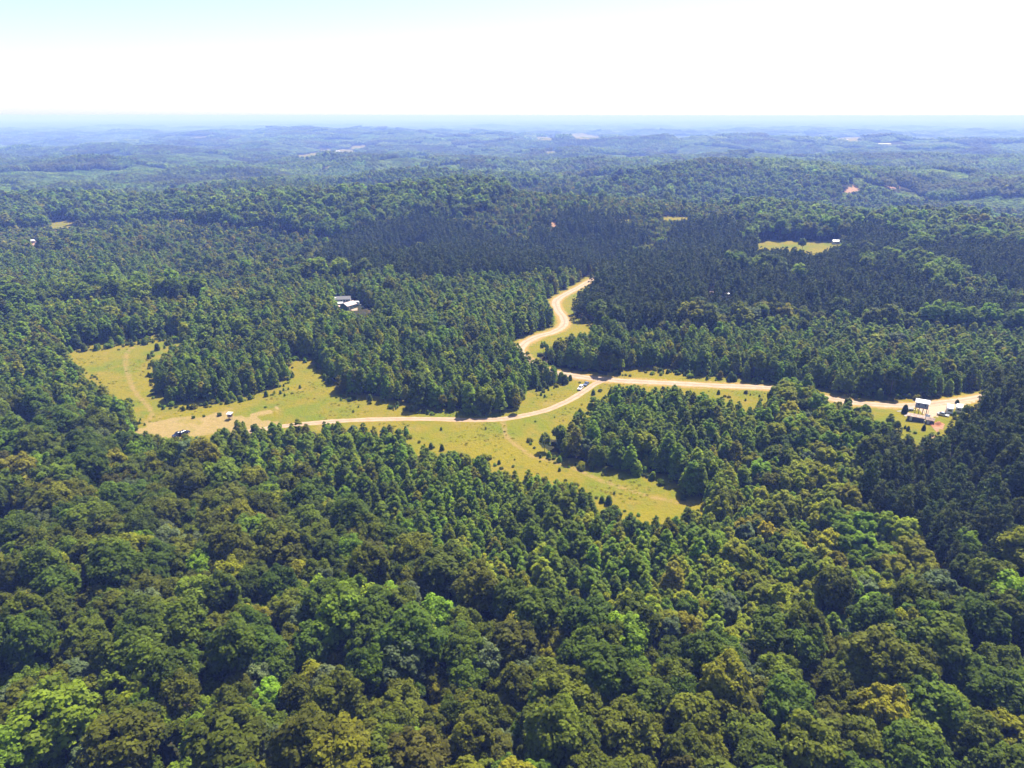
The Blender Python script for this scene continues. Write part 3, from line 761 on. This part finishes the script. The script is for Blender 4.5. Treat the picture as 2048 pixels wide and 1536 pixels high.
lone(1604, 502, 'small', 0, 'deep', 1.25, 1.1, 'pasture_tree', 'round tree standing in the far yellow pasture')
for (px, py, sc, zs, lb) in ((1809, 826, 1.5, 1.1, 'dark little conifer beside the junk by the stilt cabin'), (1847, 860, .9, 1.15, 'narrow dark cedar alone on the camp lawn'), (1914, 807, 1.0, .8, 'small dark conifer between road and campers')):
    x, y, z = gp(px, py); plant('small_conifer', SEED[0], 'pine', x, y, sc, lb, 'conifer', zs=zs)
x, y, z = gp(1492, 787); plant('dark_bush', SHRUB[1], 'brown', x, y, 1.2, 'single dark brownish bush on the grass beside the road', 'bush', zs=1.2)
for px, py, sc in ((387, 836, 1.0), (408, 833, .8), (439, 831, 1.3)):
    x, y, z = gp(px, py); plant('dirt_bush', SHRUB[0], 'green', x, y, sc, 'round green bush on the bare tan soil by the white-roofed stand', 'bush', 'bushes on the bare soil')

weed_c = bpy.data.collections.new('weed_forms')
for i in range(6):
    prng = np.random.default_rng(i+40); n = 40
    p = unit(n, prng, 0)*np.array([.55, .55, .4])*prng.uniform(.3, 1, (n, 1)); v, f = cards(p, unit(n, prng, .2), .13, prng, .6)
    me = mesh_np('weeds', v, f, {'v': prng.uniform(0, 1, n)}); me.materials.append(LM['weed']); proto(weed_c, me, ('weed', 'weed', 'gold', 'weed', 'yellow', 'weed')[i], i)
wx, wy = srng.uniform(-300, 260, 52000), srng.uniform(195, 450, 52000); wu, wv = project(wx, wy, H(wx, wy))
okw = in_any([FIELD, CAMP], wu, wv) & (poly_dist(drive_w[::4].tolist(), wx, wy) > 3) & (poly_dist(road_w[::4].tolist(), wx, wy) > 4.5) & ~in_any(DIRT_NEAR, wu, wv)
okw &= (perlin(wx/22, wy/22, 31)+.5*perlin(wx/7, wy/7, 32) > srng.uniform(-.1, 1.0, wx.shape)) & ~(inside(CAMP, wu, wv) & (wv > 812))
wx, wy = wx[okw], wy[okw]; n = len(wx)
scatter('meadow_weeds', np.stack([wx, wy, H(wx, wy)], -1), np.stack([np.zeros(n), np.zeros(n), srng.uniform(0, 6, n)], -1), srng.uniform(.5, 1.6, (n, 1))*np.array([[1, 1, .55]]), srng.integers(0, 6, n), weed_c, 'patchy weeds and tall grass over the meadow', 'weeds')

# scrub along the wood edges
ex, ey = srng.uniform(-300, 260, 26000), srng.uniform(195, 450, 26000); eu, ev = project(ex, ey, H(ex, ey))
ed_ = np.zeros(ex.shape, bool)
for du, dv in ((11, 0), (-11, 0), (0, -8), (0, -14)): ed_ |= ~in_any([FIELD, CAMP], eu+du, ev+dv)
oke = in_any([FIELD, CAMP], eu, ev) & ed_ & (poly_dist(drive_w[::4].tolist(), ex, ey) > 4) & (poly_dist(road_w[::4].tolist(), ex, ey) > 6) & ~in_any(DIRT_NEAR, eu, ev) & (perlin(ex/14, ey/14, 51) > -.1)
ex, ey = ex[oke][:900], ey[oke][:900]; n = len(ex)
scrub_c = bpy.data.collections.new('scrub_forms')
for i in range(8): proto(scrub_c, (SHRUB+SEED)[i % 7], ('green', 'fresh', 'yellow', 'olive', 'deep', 'green', 'fresh', 'yellow')[i], i)
scatter('edge_scrub', np.stack([ex, ey, H(ex, ey)], -1), np.stack([np.zeros(n), np.zeros(n), srng.uniform(0, 6, n)], -1), np.exp(srng.normal(-.15, .45, (n, 1)))*np.ones((1, 3)), srng.integers(0, 8, n), scrub_c, 'ragged scrub and saplings along the edges of the meadow', 'scrub')

# ------------------------------------------------------------------ materials for built things
WHITE = noise_mat('white painted metal', (.78, .78, .78), (.70, .70, .72), 2, .45, spec=.5)
PINKROOF = noise_mat('pale pink roof metal', (.46, .33, .29), (.40, .29, .26), 1.5, .5)
GREYROOF = noise_mat('grey shingles', (.13, .13, .14), (.20, .19, .20), 3, .85)
RUSTROOF = noise_mat('rusty roof sheets', (.20, .12, .09), (.38, .28, .22), 1.2, .75)
GREYBLUE = noise_mat('grey blue siding', (.26, .28, .36), (.32, .34, .42), 4, .7)
DARKWOOD = noise_mat('dark weathered boards', (.08, .08, .10), (.14, .13, .14), 5, .85)
TIMBER = noise_mat('weathered timber', (.22, .16, .11), (.30, .23, .16), 6, .85)
GREENWALL = noise_mat('green siding', (.10, .19, .13), (.13, .23, .16), 3, .6)
WALLW = noise_mat('off white siding', (.62, .60, .58), (.70, .69, .67), 3, .65)
BROWNWALL = noise_mat('brown siding', (.14, .09, .07), (.20, .14, .11), 4, .8)
GLASS = noise_mat('dark window glass', (.02, .025, .03), (.03, .035, .045), 1, .08, spec=.8)
RUBBER = noise_mat('tyre rubber', (.015, .015, .015), (.03, .03, .03), 10, .9)
STEEL = noise_mat('bright steel', (.5, .5, .5), (.6, .6, .6), 8, .35, .9)
LAMP = noise_mat('lamp glass', (.7, .7, .68), (.8, .8, .78), 8, .15, spec=.8)
TAIL = noise_mat('red lamp glass', (.4, .02, .02), (.3, .02, .02), 8, .2)
REDSOIL = noise_mat('red clay', (.30, .11, .05), (.42, .19, .10), 1.5, .95, bump=.6)
CARS = {'white': noise_mat('white car paint', (.74, .74, .74), (.78, .78, .78), .5, .2, spec=.6), 'blue': noise_mat('blue grey car paint', (.16, .20, .32), (.18, .22, .34), .5, .2, .3, spec=.6),
        'navy': noise_mat('dark navy car paint', (.012, .018, .045), (.02, .026, .06), .5, .25, spec=.6), 'silver': noise_mat('silver car paint', (.45, .47, .5), (.5, .52, .55), .5, .25, .5), 'red': noise_mat('red metal', (.35, .06, .05), (.4, .08, .06), 1, .5)}

def at_px(name, px, py, rz, label, cat, group=None):
    e = empty(name, gp(px, py), math.radians(rz)); tag(e, label, cat, group); return e

# ------------------------------------------------------------------ vehicles (front along +x)
def wheel(e, x, y, r=.34, w=.22):
    t = MB().tube((x, y-w/2, r), (x, y+w/2, r), r, r, 16).build('wheel', RUBBER, e)
    s = 1 if y > 0 else -1
    MB().tube((x, y+s*w*.5, r), (x, y+s*(w*.5+.02), r), r*.6, r*.55, 12).build('rim', STEEL, t)
def car(px, py, rz, paint, label, suv=False, pickup=False):
    e = at_px('parked_car', px, py, rz, label, 'car')
    p = CARS[paint]; L_, W_ = (4.7, 1.9) if suv else ((5.4, 1.95) if pickup else (4.6, 1.82)); hb = .98 if (suv or pickup) else .86; top = 1.76 if (suv or pickup) else 1.44; g = .28
    prof = [(-L_/2, g+.12), (-L_/2+.12, g), (L_/2-.15, g), (L_/2, g+.15), (L_/2-.02, hb-.22), (L_/2-.18, hb-.1), (L_/2-1.25, hb+.04), (-L_/2+.25, hb+.06), (-L_/2+.03, hb-.08)]
    MB().prism(prof, -W_/2, W_/2).build('body', p, e, .06)
    a = L_/2-1.2; b = -L_/2+(.12 if suv else (2.15 if pickup else .75)); rf = a-.85; rb = b+(.28 if suv else (.2 if pickup else .7)); wi = W_/2-.06; wt = W_/2-.24
    lo, hi = hb+.02, top
    vs = [(a, -wi, lo), (a, wi, lo), (b, wi, lo), (b, -wi, lo), (rf, -wt, hi), (rf, wt, hi), (rb, wt, hi), (rb, -wt, hi)]
    MB().poly(vs, [(3,2,1,0),(4,5,6,7),(0,1,5,4),(1,2,6,5),(2,3,7,6),(3,0,4,7)]).build('cabin', p, e, .05)
    MB().poly([(rf+.04, -wt-.03, hi), (rf+.04, wt+.03, hi), (rb-.03, wt+.03, hi), (rb-.03, -wt-.03, hi), (rf-.1, -wt+.05, hi+.05), (rf-.1, wt-.05, hi+.05), (rb+.1, wt-.05, hi+.05), (rb+.1, -wt+.05, hi+.05)], [(3,2,1,0),(4,5,6,7),(0,1,5,4),(1,2,6,5),(2,3,7,6),(3,0,4,7)]).build('roof', p, e)
    def pane(nm, q, n):
        c = sum((np.array(k, float) for k in q))/4; q = [c+(np.array(k, float)-c)*np.array([.86, .86, .76]) for k in q]; n = np.array(n, float)*.03
        MB().poly([k+n for k in q]+[k-n for k in q], [(0,1,2,3),(7,6,5,4),(0,4,5,1),(1,5,6,2),(2,6,7,3),(3,7,4,0)]).build(nm, GLASS, e)
    pane('windshield', [vs[0], vs[1], vs[5], vs[4]], (.7, 0, .7)); pane('rear_window', [vs[2], vs[3], vs[7], vs[6]], (-.7, 0, .5))
    pane('side_window', [vs[1], vs[2], vs[6], vs[5]], (0, 1, .3)); pane('side_window', [vs[3], vs[0], vs[4], vs[7]], (0, -1, .3))
    for sx in (1, -1):
        for sy in (1, -1): wheel(e, sx*L_*.31, sy*(W_/2-.1))
    for sy in (1, -1):
        MB().box(L_/2-.12, L_/2+.015, sy*(W_/2-.3)-.2, sy*(W_/2-.3)+.2, hb-.34, hb-.2).build('headlight', LAMP, e)
        MB().box(-L_/2-.01, -L_/2+.1, sy*(W_/2-.2)-.14, sy*(W_/2-.2)+.14, hb-.3, hb-.12).build('tail_light', TAIL, e)
    return e
car(1161, 778, 245, 'white', 'white sport utility vehicle parked on the grass beside the driveway', suv=True)
car(1172.5, 769.5, 243, 'blue', 'blue-grey sedan parked behind the white vehicle beside the driveway')
car(357, 871, 240, 'navy', 'dark navy pickup parked on the bare soil by the trees', pickup=True)
car(369, 868, 60, 'navy', 'black vehicle half hidden by trees beside the navy pickup', suv=True)
car(1886, 831, -44, 'silver', 'silver car parked in front of the two white campers')

def camper(px, py, rz, L_, label):
    e = at_px('travel_trailer', px, py, rz, label, 'camper'); h0, h1, W_ = .55, 2.9, 2.45
    prof = [(-L_/2, h0), (L_/2-.35, h0), (L_/2, h0+.7), (L_/2-.1, h1-.7), (L_/2-.6, h1), (-L_/2+.15, h1), (-L_/2, h1-.2)]
    MB().prism(prof, -W_/2, W_/2).build('body', WHITE, e, .08)
    MB().box(-L_/2+.2, L_/2-.3, -W_/2-.012, W_/2+.012, 1.02, 1.22).build('side_stripe', GREYBLUE, e)
    for sy in (-1, 1):
        for wx in (-L_*.28, L_*.2):
            f = MB().box(wx-.5, wx+.5, sy*(W_/2)-.03, sy*(W_/2)+.03, 1.5, 2.1).build('window', GLASS, e)
            MB().box(wx-.56, wx+.56, sy*(W_/2)-.022, sy*(W_/2)+.022, 1.44, 2.16).build('frame', STEEL, f)
        for wx in (-.45, .4): wheel(e, wx, sy*(W_/2-.12), .36)
    MB().box(-.35+L_*.02, .35+L_*.02, -W_/2-.03, -W_/2+.03, .62, 2.45).build('door', WALLW, e)
    MB().box(-L_/2-.03, -L_/2+.05, -.7, .7, 1.5, 2.2).build('rear_window', GLASS, e)
    MB().box(-L_*.1, L_*.1, -.4, .4, h1, h1+.28).build('roof_vent', WALLW, e, .05)
    MB().tube((L_/2-.1, -.5, .55), (L_/2+1.1, 0, .5), .06, .05).tube((L_/2-.1, .5, .55), (L_/2+1.1, 0, .5), .06, .05).tube((L_/2+.9, 0, 0), (L_/2+.9, 0, .6), .05, .05).build('hitch', STEEL, e)
camper(1898, 824.5, 60, 6.2, 'larger white travel trailer with dark windows, next to the silver car')
camper(1917, 823.5, 58, 5.4, 'smaller white travel trailer parked close to the pine edge')

# ------------------------------------------------------------------ the stilt cabin and its sheds
e = at_px('stilt_cabin', 1840, 829.5, -30, 'white-roofed grey-blue cabin raised on tall timber posts by the road', 'cabin')
for i, x in enumerate((-2.1, -.7, .7, 2.1)):
    for y in (-1.4, 1.4):
        MB().box(x-.09, x+.09, y-.09, y+.09, -.3, 3.4).build('post', TIMBER, e)
for y in (-1.4, 1.4): MB().box(-2.3, 2.3, y-.06, y+.06, 3.4, 3.6).build('beam', TIMBER, e)
MB().box(-2.45, 2.45, -1.7, 1.7, 3.6, 3.72).build('floor', TIMBER, e)
w_ = MB().prism([(-2.35, 3.72), (2.35, 3.72), (2.35, 5.9), (-2.35, 5.9)], -1.6, 1.6).build('wall', GREYBLUE, e)
for i in range(9): MB().box(-2.36, 2.36, -1.625, -1.6, 3.78+i*.235, 3.99+i*.235).build('siding_board', GREYBLUE, w_)
for x in (-1.3, 1.2):
    f = MB().box(x-.4, x+.4, -1.66, -1.6, 4.6, 5.3).build('window', GLASS, e); MB().box(x-.46, x+.46, -1.645, -1.6, 4.54, 5.36).build('frame', WHITE, f)
f = MB().box(2.34, 2.39, -.4, .4, 3.74, 5.5).build('door', WALLW, e); MB().box(2.38, 2.43, .25, .32, 4.6, 4.7).build('handle', STEEL, f)
r_ = MB().poly([(-2.65, -1.9, 5.9), (2.65, -1.9, 5.9), (2.65, 1.9, 6.35), (-2.65, 1.9, 6.35), (-2.65, -1.9, 6.0), (2.65, -1.9, 6.0), (2.65, 1.9, 6.45), (-2.65, 1.9, 6.45)], [(3,2,1,0),(4,5,6,7),(0,1,5,4),(1,2,6,5),(2,3,7,6),(3,0,4,7)]).build('roof', WHITE, e)
for i in range(10): 
    x = -2.6+i*.572
    MB().poly([(x, -1.9, 6.0), (x+.05, -1.9, 6.0), (x+.05, 1.9, 6.45), (x, 1.9, 6.45), (x, -1.9, 6.04), (x+.05, -1.9, 6.04), (x+.05, 1.9, 6.49), (x, 1.9, 6.49)], [(3,2,1,0),(4,5,6,7),(0,1,5,4),(1,2,6,5),(2,3,7,6),(3,0,4,7)]).build('roof_seam', WHITE, r_)
for s_ in (-1, 1): MB().tube((s_*2.1, -1.4, .3), (s_*.7, -1.4, 3.3), .05, .05).build('brace', TIMBER, e)
for k in range(8): MB().box(2.5+.02*k, 2.5+.02*k+.25, -1.2, -.5, .4*k+.3, .4*k+.36).build('stair_tread', TIMBER, e)

def shed(name, px, py, rz, L_, W_, hw, rise, wall, roof, label, gable=True, cat='shed', doors=True, over=.25, windows=0, parts=True):
    e = at_px(name, px, py, rz, label, cat)
    if gable: prof = [(-W_/2, -.3), (W_/2, -.3), (W_/2, hw), (0, hw+rise), (-W_/2, hw)]
    else: prof = [(-W_/2, -.3), (W_/2, -.3), (W_/2, hw+rise), (-W_/2, hw)]
    rot = lambda mb: [(y, x, z) for x, y, z in mb.v]
    mb = MB().prism(prof, -L_/2, L_/2); mb.v = rot(mb); mb.build('wall', wall, e)
    def slab(y0, z0, y1, z1, nm='roof'):
        t = .09
        dz = (z1-z0)/(y1-y0)
        o = MB().poly([(-L_/2-over, y0, z0), (L_/2+over, y0, z0), (L_/2+over, y1, z1), (-L_/2-over, y1, z1), (-L_/2-over, y0, z0+t), (L_/2+over, y0, z0+t), (L_/2+over, y1, z1+t), (-L_/2-over, y1, z1+t)], [(3,2,1,0),(4,5,6,7),(0,1,5,4),(1,2,6,5),(2,3,7,6),(3,0,4,7)]).build(nm, roof, e)
        if parts:
            n = max(3, int(L_/1.0))
            for i in range(n+1):
                x = -L_/2-over+(L_+2*over-.06)*i/n
                MB().poly([(x, y0, z0+t), (x+.06, y0, z0+t), (x+.06, y1, z1+t), (x, y1, z1+t), (x, y0, z0+t+.05), (x+.06, y0, z0+t+.05), (x+.06, y1, z1+t+.05), (x, y1, z1+t+.05)], [(3,2,1,0),(4,5,6,7),(0,1,5,4),(1,2,6,5),(2,3,7,6),(3,0,4,7)]).build('roof_seam', roof, o)
        return o
    if gable:
        k = rise/(W_/2); slab(-W_/2-over, hw-k*over+.01, 0, hw+rise+.01); slab(0, hw+rise+.01, W_/2+over, hw-k*over+.01)
    else:
        k = rise/W_; slab(-W_/2-over, hw-k*over+.01, W_/2+over, hw+rise+k*over+.01)
    if doors:
        d = MB().box(-L_*.36, -L_*.36+.95, -W_/2-.05, -W_/2+.03, 0, min(2.0, hw-.1)).build('door', WALLW, e)
        MB().box(-L_*.36+.8, -L_*.36+.86, -W_/2-.09, -W_/2-.04, .95, 1.05).build('handle', STEEL, d)
    for i in range(windows):
        x = -L_*.15+i*L_*.6/max(1, windows)
        f = MB().box(x-.45, x+.45, -W_/2-.05, -W_/2+.03, 1.0, min(1.95, hw-.2)).build('window', GLASS, e); MB().box(x-.53, x+.53, -W_/2-.035, -W_/2+.03, .92, min(2.03, hw-.12)).build('frame', WHITE, f)
    return e
shed('long_shed', 1830.5, 840.5, -31, 6.2, 2.6, 1.9, .3, DARKWOOD, RUSTROOF, 'long low dark shed with a rusty flat roof before the stilt cabin', False)
shed('garden_shed', 1859.5, 846, -35, 2.9, 2.6, 1.7, .7, DARKWOOD, RUSTROOF, 'small dark gabled shed beside the long rusty-roofed shed', True, windows=1)
e = at_px('leaning_board', 1854.5, 837, -35, 'white sheet leaning behind the small gabled shed', 'panel'); MB().poly([(-.9, 0, 0), (.9, 0, 0), (.9, .9, 1.5), (-.9, .9, 1.5), (-.9, .06, 0), (.9, .06, 0), (.9, .96, 1.5), (-.9, .96, 1.5)], [(3,2,1,0),(4,5,6,7),(0,1,5,4),(1,2,6,5),(2,3,7,6),(3,0,4,7)]).build('sheet', WHITE, e)
MB().box(-.92, .92, -.02, .08, 0, .06).build('foot_rail', TIMBER, e)
e = at_px('white_drum', 1848.5, 845, 0, 'white drum standing at the corner of the small shed', 'drum'); MB().tube((0, 0, 0), (0, 0, .85), .32, .32, 14).build('barrel', WHITE, e, .03); MB().tube((0, 0, .85), (0, 0, .9), .28, .26, 14).build('lid', GREYBLUE, e)
e = at_px('utility_trailer', 1821, 820.5, -15, 'small white utility trailer left of the stilt cabin', 'trailer'); MB().box(-1.2, 1.2, -.75, .75, .5, .62).build('bed', WHITE, e)
for s_ in (-1, 1):
    MB().box(-1.2, 1.2, s_*.75-.03, s_*.75+.03, .62, 1.0).build('side_panel', WHITE, e); wheel(e, 0, s_*.88, .32); MB().box(-.45, .45, s_*.9-.13, s_*.9+.13, .68, .74).build('fender', DARKWOOD, e)
MB().tube((1.2, 0, .55), (2.2, 0, .5), .05, .05).build('drawbar', STEEL, e)
for i, (px, py, a) in enumerate(((1799, 822.5, 10), (1812, 831, 35), (1814, 827, -20))):
    e = at_px('timber_pile', px, py, a, ('weathered planks lying on the grass at the end of the junk', 'loose boards scattered below the dark little conifer', 'short stack of boards between conifer and stilt cabin')[i], 'timber')
    for k in range(6): MB().box(-1.3+.1*(k % 3), 1.2+.12*(k % 2), -.5+.17*k, -.36+.17*k, .03+.06*(k % 2), .09+.06*(k % 2)).build('plank', TIMBER if k % 3 else WALLW, e)
# clay bank
prng = np.random.default_rng(8); nx, ny = 22, 12
X, Y = np.meshgrid(np.linspace(-3.2, 3.2, nx), np.linspace(-1.8, 1.8, ny)); Z = 1.3*np.exp(-(X/1.9)**2-((Y-.4)/.8)**2)*(1+.5*perlin(X*1.1, Y*1.3, 3))+.06*prng.normal(0, 1, X.shape)-.12*(np.hypot(X/3.2, Y/1.8) > .9)
I = np.arange(nx*ny).reshape(ny, nx); q = np.stack([I[:-1, :-1], I[:-1, 1:], I[1:, 1:], I[1:, :-1]], -1).reshape(-1, 4)
me = mesh_np('clay_mound', np.stack([X, Y, Z], -1).reshape(-1, 3), q); me.materials.append(REDSOIL); o = link(bpy.data.objects.new('clay_mound', me)); o.location = gp(1877, 850); tag(o, 'heap of raw red clay at the edge of the camp lawn', 'soil heap')

# ------------------------------------------------------------------ raised stand on the bare soil
e = at_px('hunting_stand', 461, 838, -8, 'little dark box stand with a white flat roof on legs by the bare soil', 'stand')
for x in (-.75, .75):
    for y in (-.7, .7): MB().box(x-.06, x+.06, y-.06, y+.06, -.3, 1.2).build('leg', WALLW, e)
MB().box(-.9, .9, -.85, .85, 1.2, 1.3).build('floor', TIMBER, e)
MB().box(-.85, .85, -.8, .8, 1.3, 2.7).build('box', BROWNWALL, e)
MB().box(-.5, .5, -.84, -.78, 2.0, 2.4).build('opening', GLASS, e)
MB().poly([(-1.2, -1.15, 2.75), (1.2, -1.15, 2.75), (1.2, 1.15, 2.95), (-1.2, 1.15, 2.95), (-1.2, -1.15, 2.85), (1.2, -1.15, 2.85), (1.2, 1.15, 3.05), (-1.2, 1.15, 3.05)], [(3,2,1,0),(4,5,6,7),(0,1,5,4),(1,2,6,5),(2,3,7,6),(3,0,4,7)]).build('roof', WHITE, e)
MB().box(-.2, .2, -1.0, -.9, -.1, 1.2).build('ladder', TIMBER, e)

# ------------------------------------------------------------------ homestead and farther buildings
def msize(px, py):
    x, y, z = gp(px, py); return math.sqrt(x*x+y*y+(z-CAM_H)**2)/FPX      # metres per photo pixel across
k = msize(698, 616)
shed('green_barn', 697.5, 617, 57, 9.0*k/.36, 7.0*k/.36, 2.9, 1.7, GREENWALL, PINKROOF, 'green-walled barn with a pale pink metal roof among the trees', cat='barn', windows=2)
shed('farmhouse', 688, 604, 8, 9.5, 5.5, 2.6, 1.6, WALLW, GREYROOF, 'long grey-roofed house behind the pink-roofed barn', cat='house', windows=3)
shed('house_wing', 676, 604, 5, 5.2, 3.4, 2.4, .6, WALLW, WHITE, 'low white-roofed annex at the end of the grey-roofed house', False, cat='annex', windows=1)
camper(711, 611, 12, 5.6, 'white trailer beside the pink-roofed barn')
shed('tool_shed', 681, 611, 10, 3.0, 2.2, 1.8, .3, WALLW, WHITE, 'tiny white-roofed shed left of the pink-roofed barn', False)
shed('pump_house', 681.5, 617, 30, 2.4, 2.0, 1.6, .3, BROWNWALL, PINKROOF, 'tiny pink-roofed hut below the white shed', False)
def far_house(px, py, wpx, rz, wall, roof, label, gable=True, cat='house', hw=2.7, rise=1.2):
    k = msize(px, py); L_ = wpx*k
    return shed('farm_building' if cat != 'house' else 'country_house', px, py, rz, L_, min(L_*.55, 9), hw, rise, wall, roof, label, gable, cat, windows=3, parts=False)
far_house(1672, 487.5, 13, -6, WALLW, WHITE, 'long white mobile home at the back of the yellow pasture')
far_house(1422, 593, 8, 20, BROWNWALL, PINKROOF, 'pink-roofed house glimpsed in the pine gap')
far_house(1447, 594, 9, -10, WALLW, PINKROOF, 'pale-roofed house in the pine gap beside the pink-roofed one')
far_house(1456, 594, 5, 15, WALLW, WHITE, 'white shed at the end of the houses in the pine gap', False, 'shed', 2.4, .3)
far_house(556, 435.5, 13, 5, WALLW, WHITE, 'long white house on a narrow clearing in the young wood')
far_house(66, 486, 7, 30, WALLW, WHITE, 'white roof beside the bare orange dirt patch')
far_house(676, 304.5, 7, 0, WALLW, WHITE, 'white farm building on the far valley fields', cat='farm building', hw=5, rise=2)
far_house(782, 290, 14, 0, WALLW, WHITE, 'long pale building beyond the valley fields', cat='farm building', hw=5, rise=2)
far_house(1692, 282, 6, 10, WALLW, PINKROOF, 'pale barn on a far field below the hazy ridge', cat='farm building', hw=6, rise=3)
far_house(1768, 289.5, 22, 0, WALLW, WHITE, 'very long white-roofed building in the hazy distance', cat='farm building', hw=5, rise=1.5)

# ------------------------------------------------------------------ the air
hz_m, nt, N, L = new_mat('haze')
out = N.new('ShaderNodeOutputMaterial'); pv = N.new('ShaderNodeVolumePrincipled'); L.new(pv.outputs[0], out.inputs['Volume'])
pv.inputs['Color'].default_value = (.22, .35, 1.0, 1); pv.inputs['Absorption Color'].default_value = (.72, .72, .72, 1); pv.inputs['Density'].default_value = HAZE_DENSITY; pv.inputs['Anisotropy'].default_value = 0.0
hb = MB().box(-66000, 66000, -66000, 66000, -160, 142)
ho = hb.build('haze', hz_m); tag(ho, kind='stuff')

# ------------------------------------------------------------------ thin clouds above the air box
cm, nt, N, L = new_mat('cloud'); out = N.new('ShaderNodeOutputMaterial'); cv = N.new('ShaderNodeVolumePrincipled'); L.new(cv.outputs[0], out.inputs['Volume'])
cv.inputs['Color'].default_value = (.98, .98, 1, 1); cv.inputs['Density'].default_value = .0022; cv.inputs['Anisotropy'].default_value = .5
for i, (px, py, wpx, hpx, dist_, lb) in enumerate(((1910, 139, 56, 34, 13000, 'small grey-bottomed cloud above the hazy right horizon'),)):
    dx = (px-1024)/FPX; du = (768-py)/FPX; d = np.array([dx, CP+du*SP, -SP+du*CP])
    bm = bmesh.new(); bmesh.ops.create_icosphere(bm, subdivisions=4, radius=1)
    for v_ in bm.verts:
        c = v_.co; k = 1+.45*float(perlin(c.x*2+i*7, c.y*2+c.z*2.3, 61))+.2*float(perlin(c.x*5, c.z*5+c.y*4+i, 62)); v_.co = c*k
        if v_.co.z < -.35: v_.co.z = -.35+(v_.co.z+.35)*.2
    me = bpy.data.meshes.new('cloud'); bm.to_mesh(me); bm.free(); me.materials.append(cm)
    o = link(bpy.data.objects.new('cloud', me)); o.location = (d[0]*dist_, d[1]*dist_, CAM_H+d[2]*dist_); o.scale = (wpx/2*dist_/FPX, wpx/2*dist_/FPX, hpx/1.6*dist_/FPX); tag(o, lb, 'cloud')
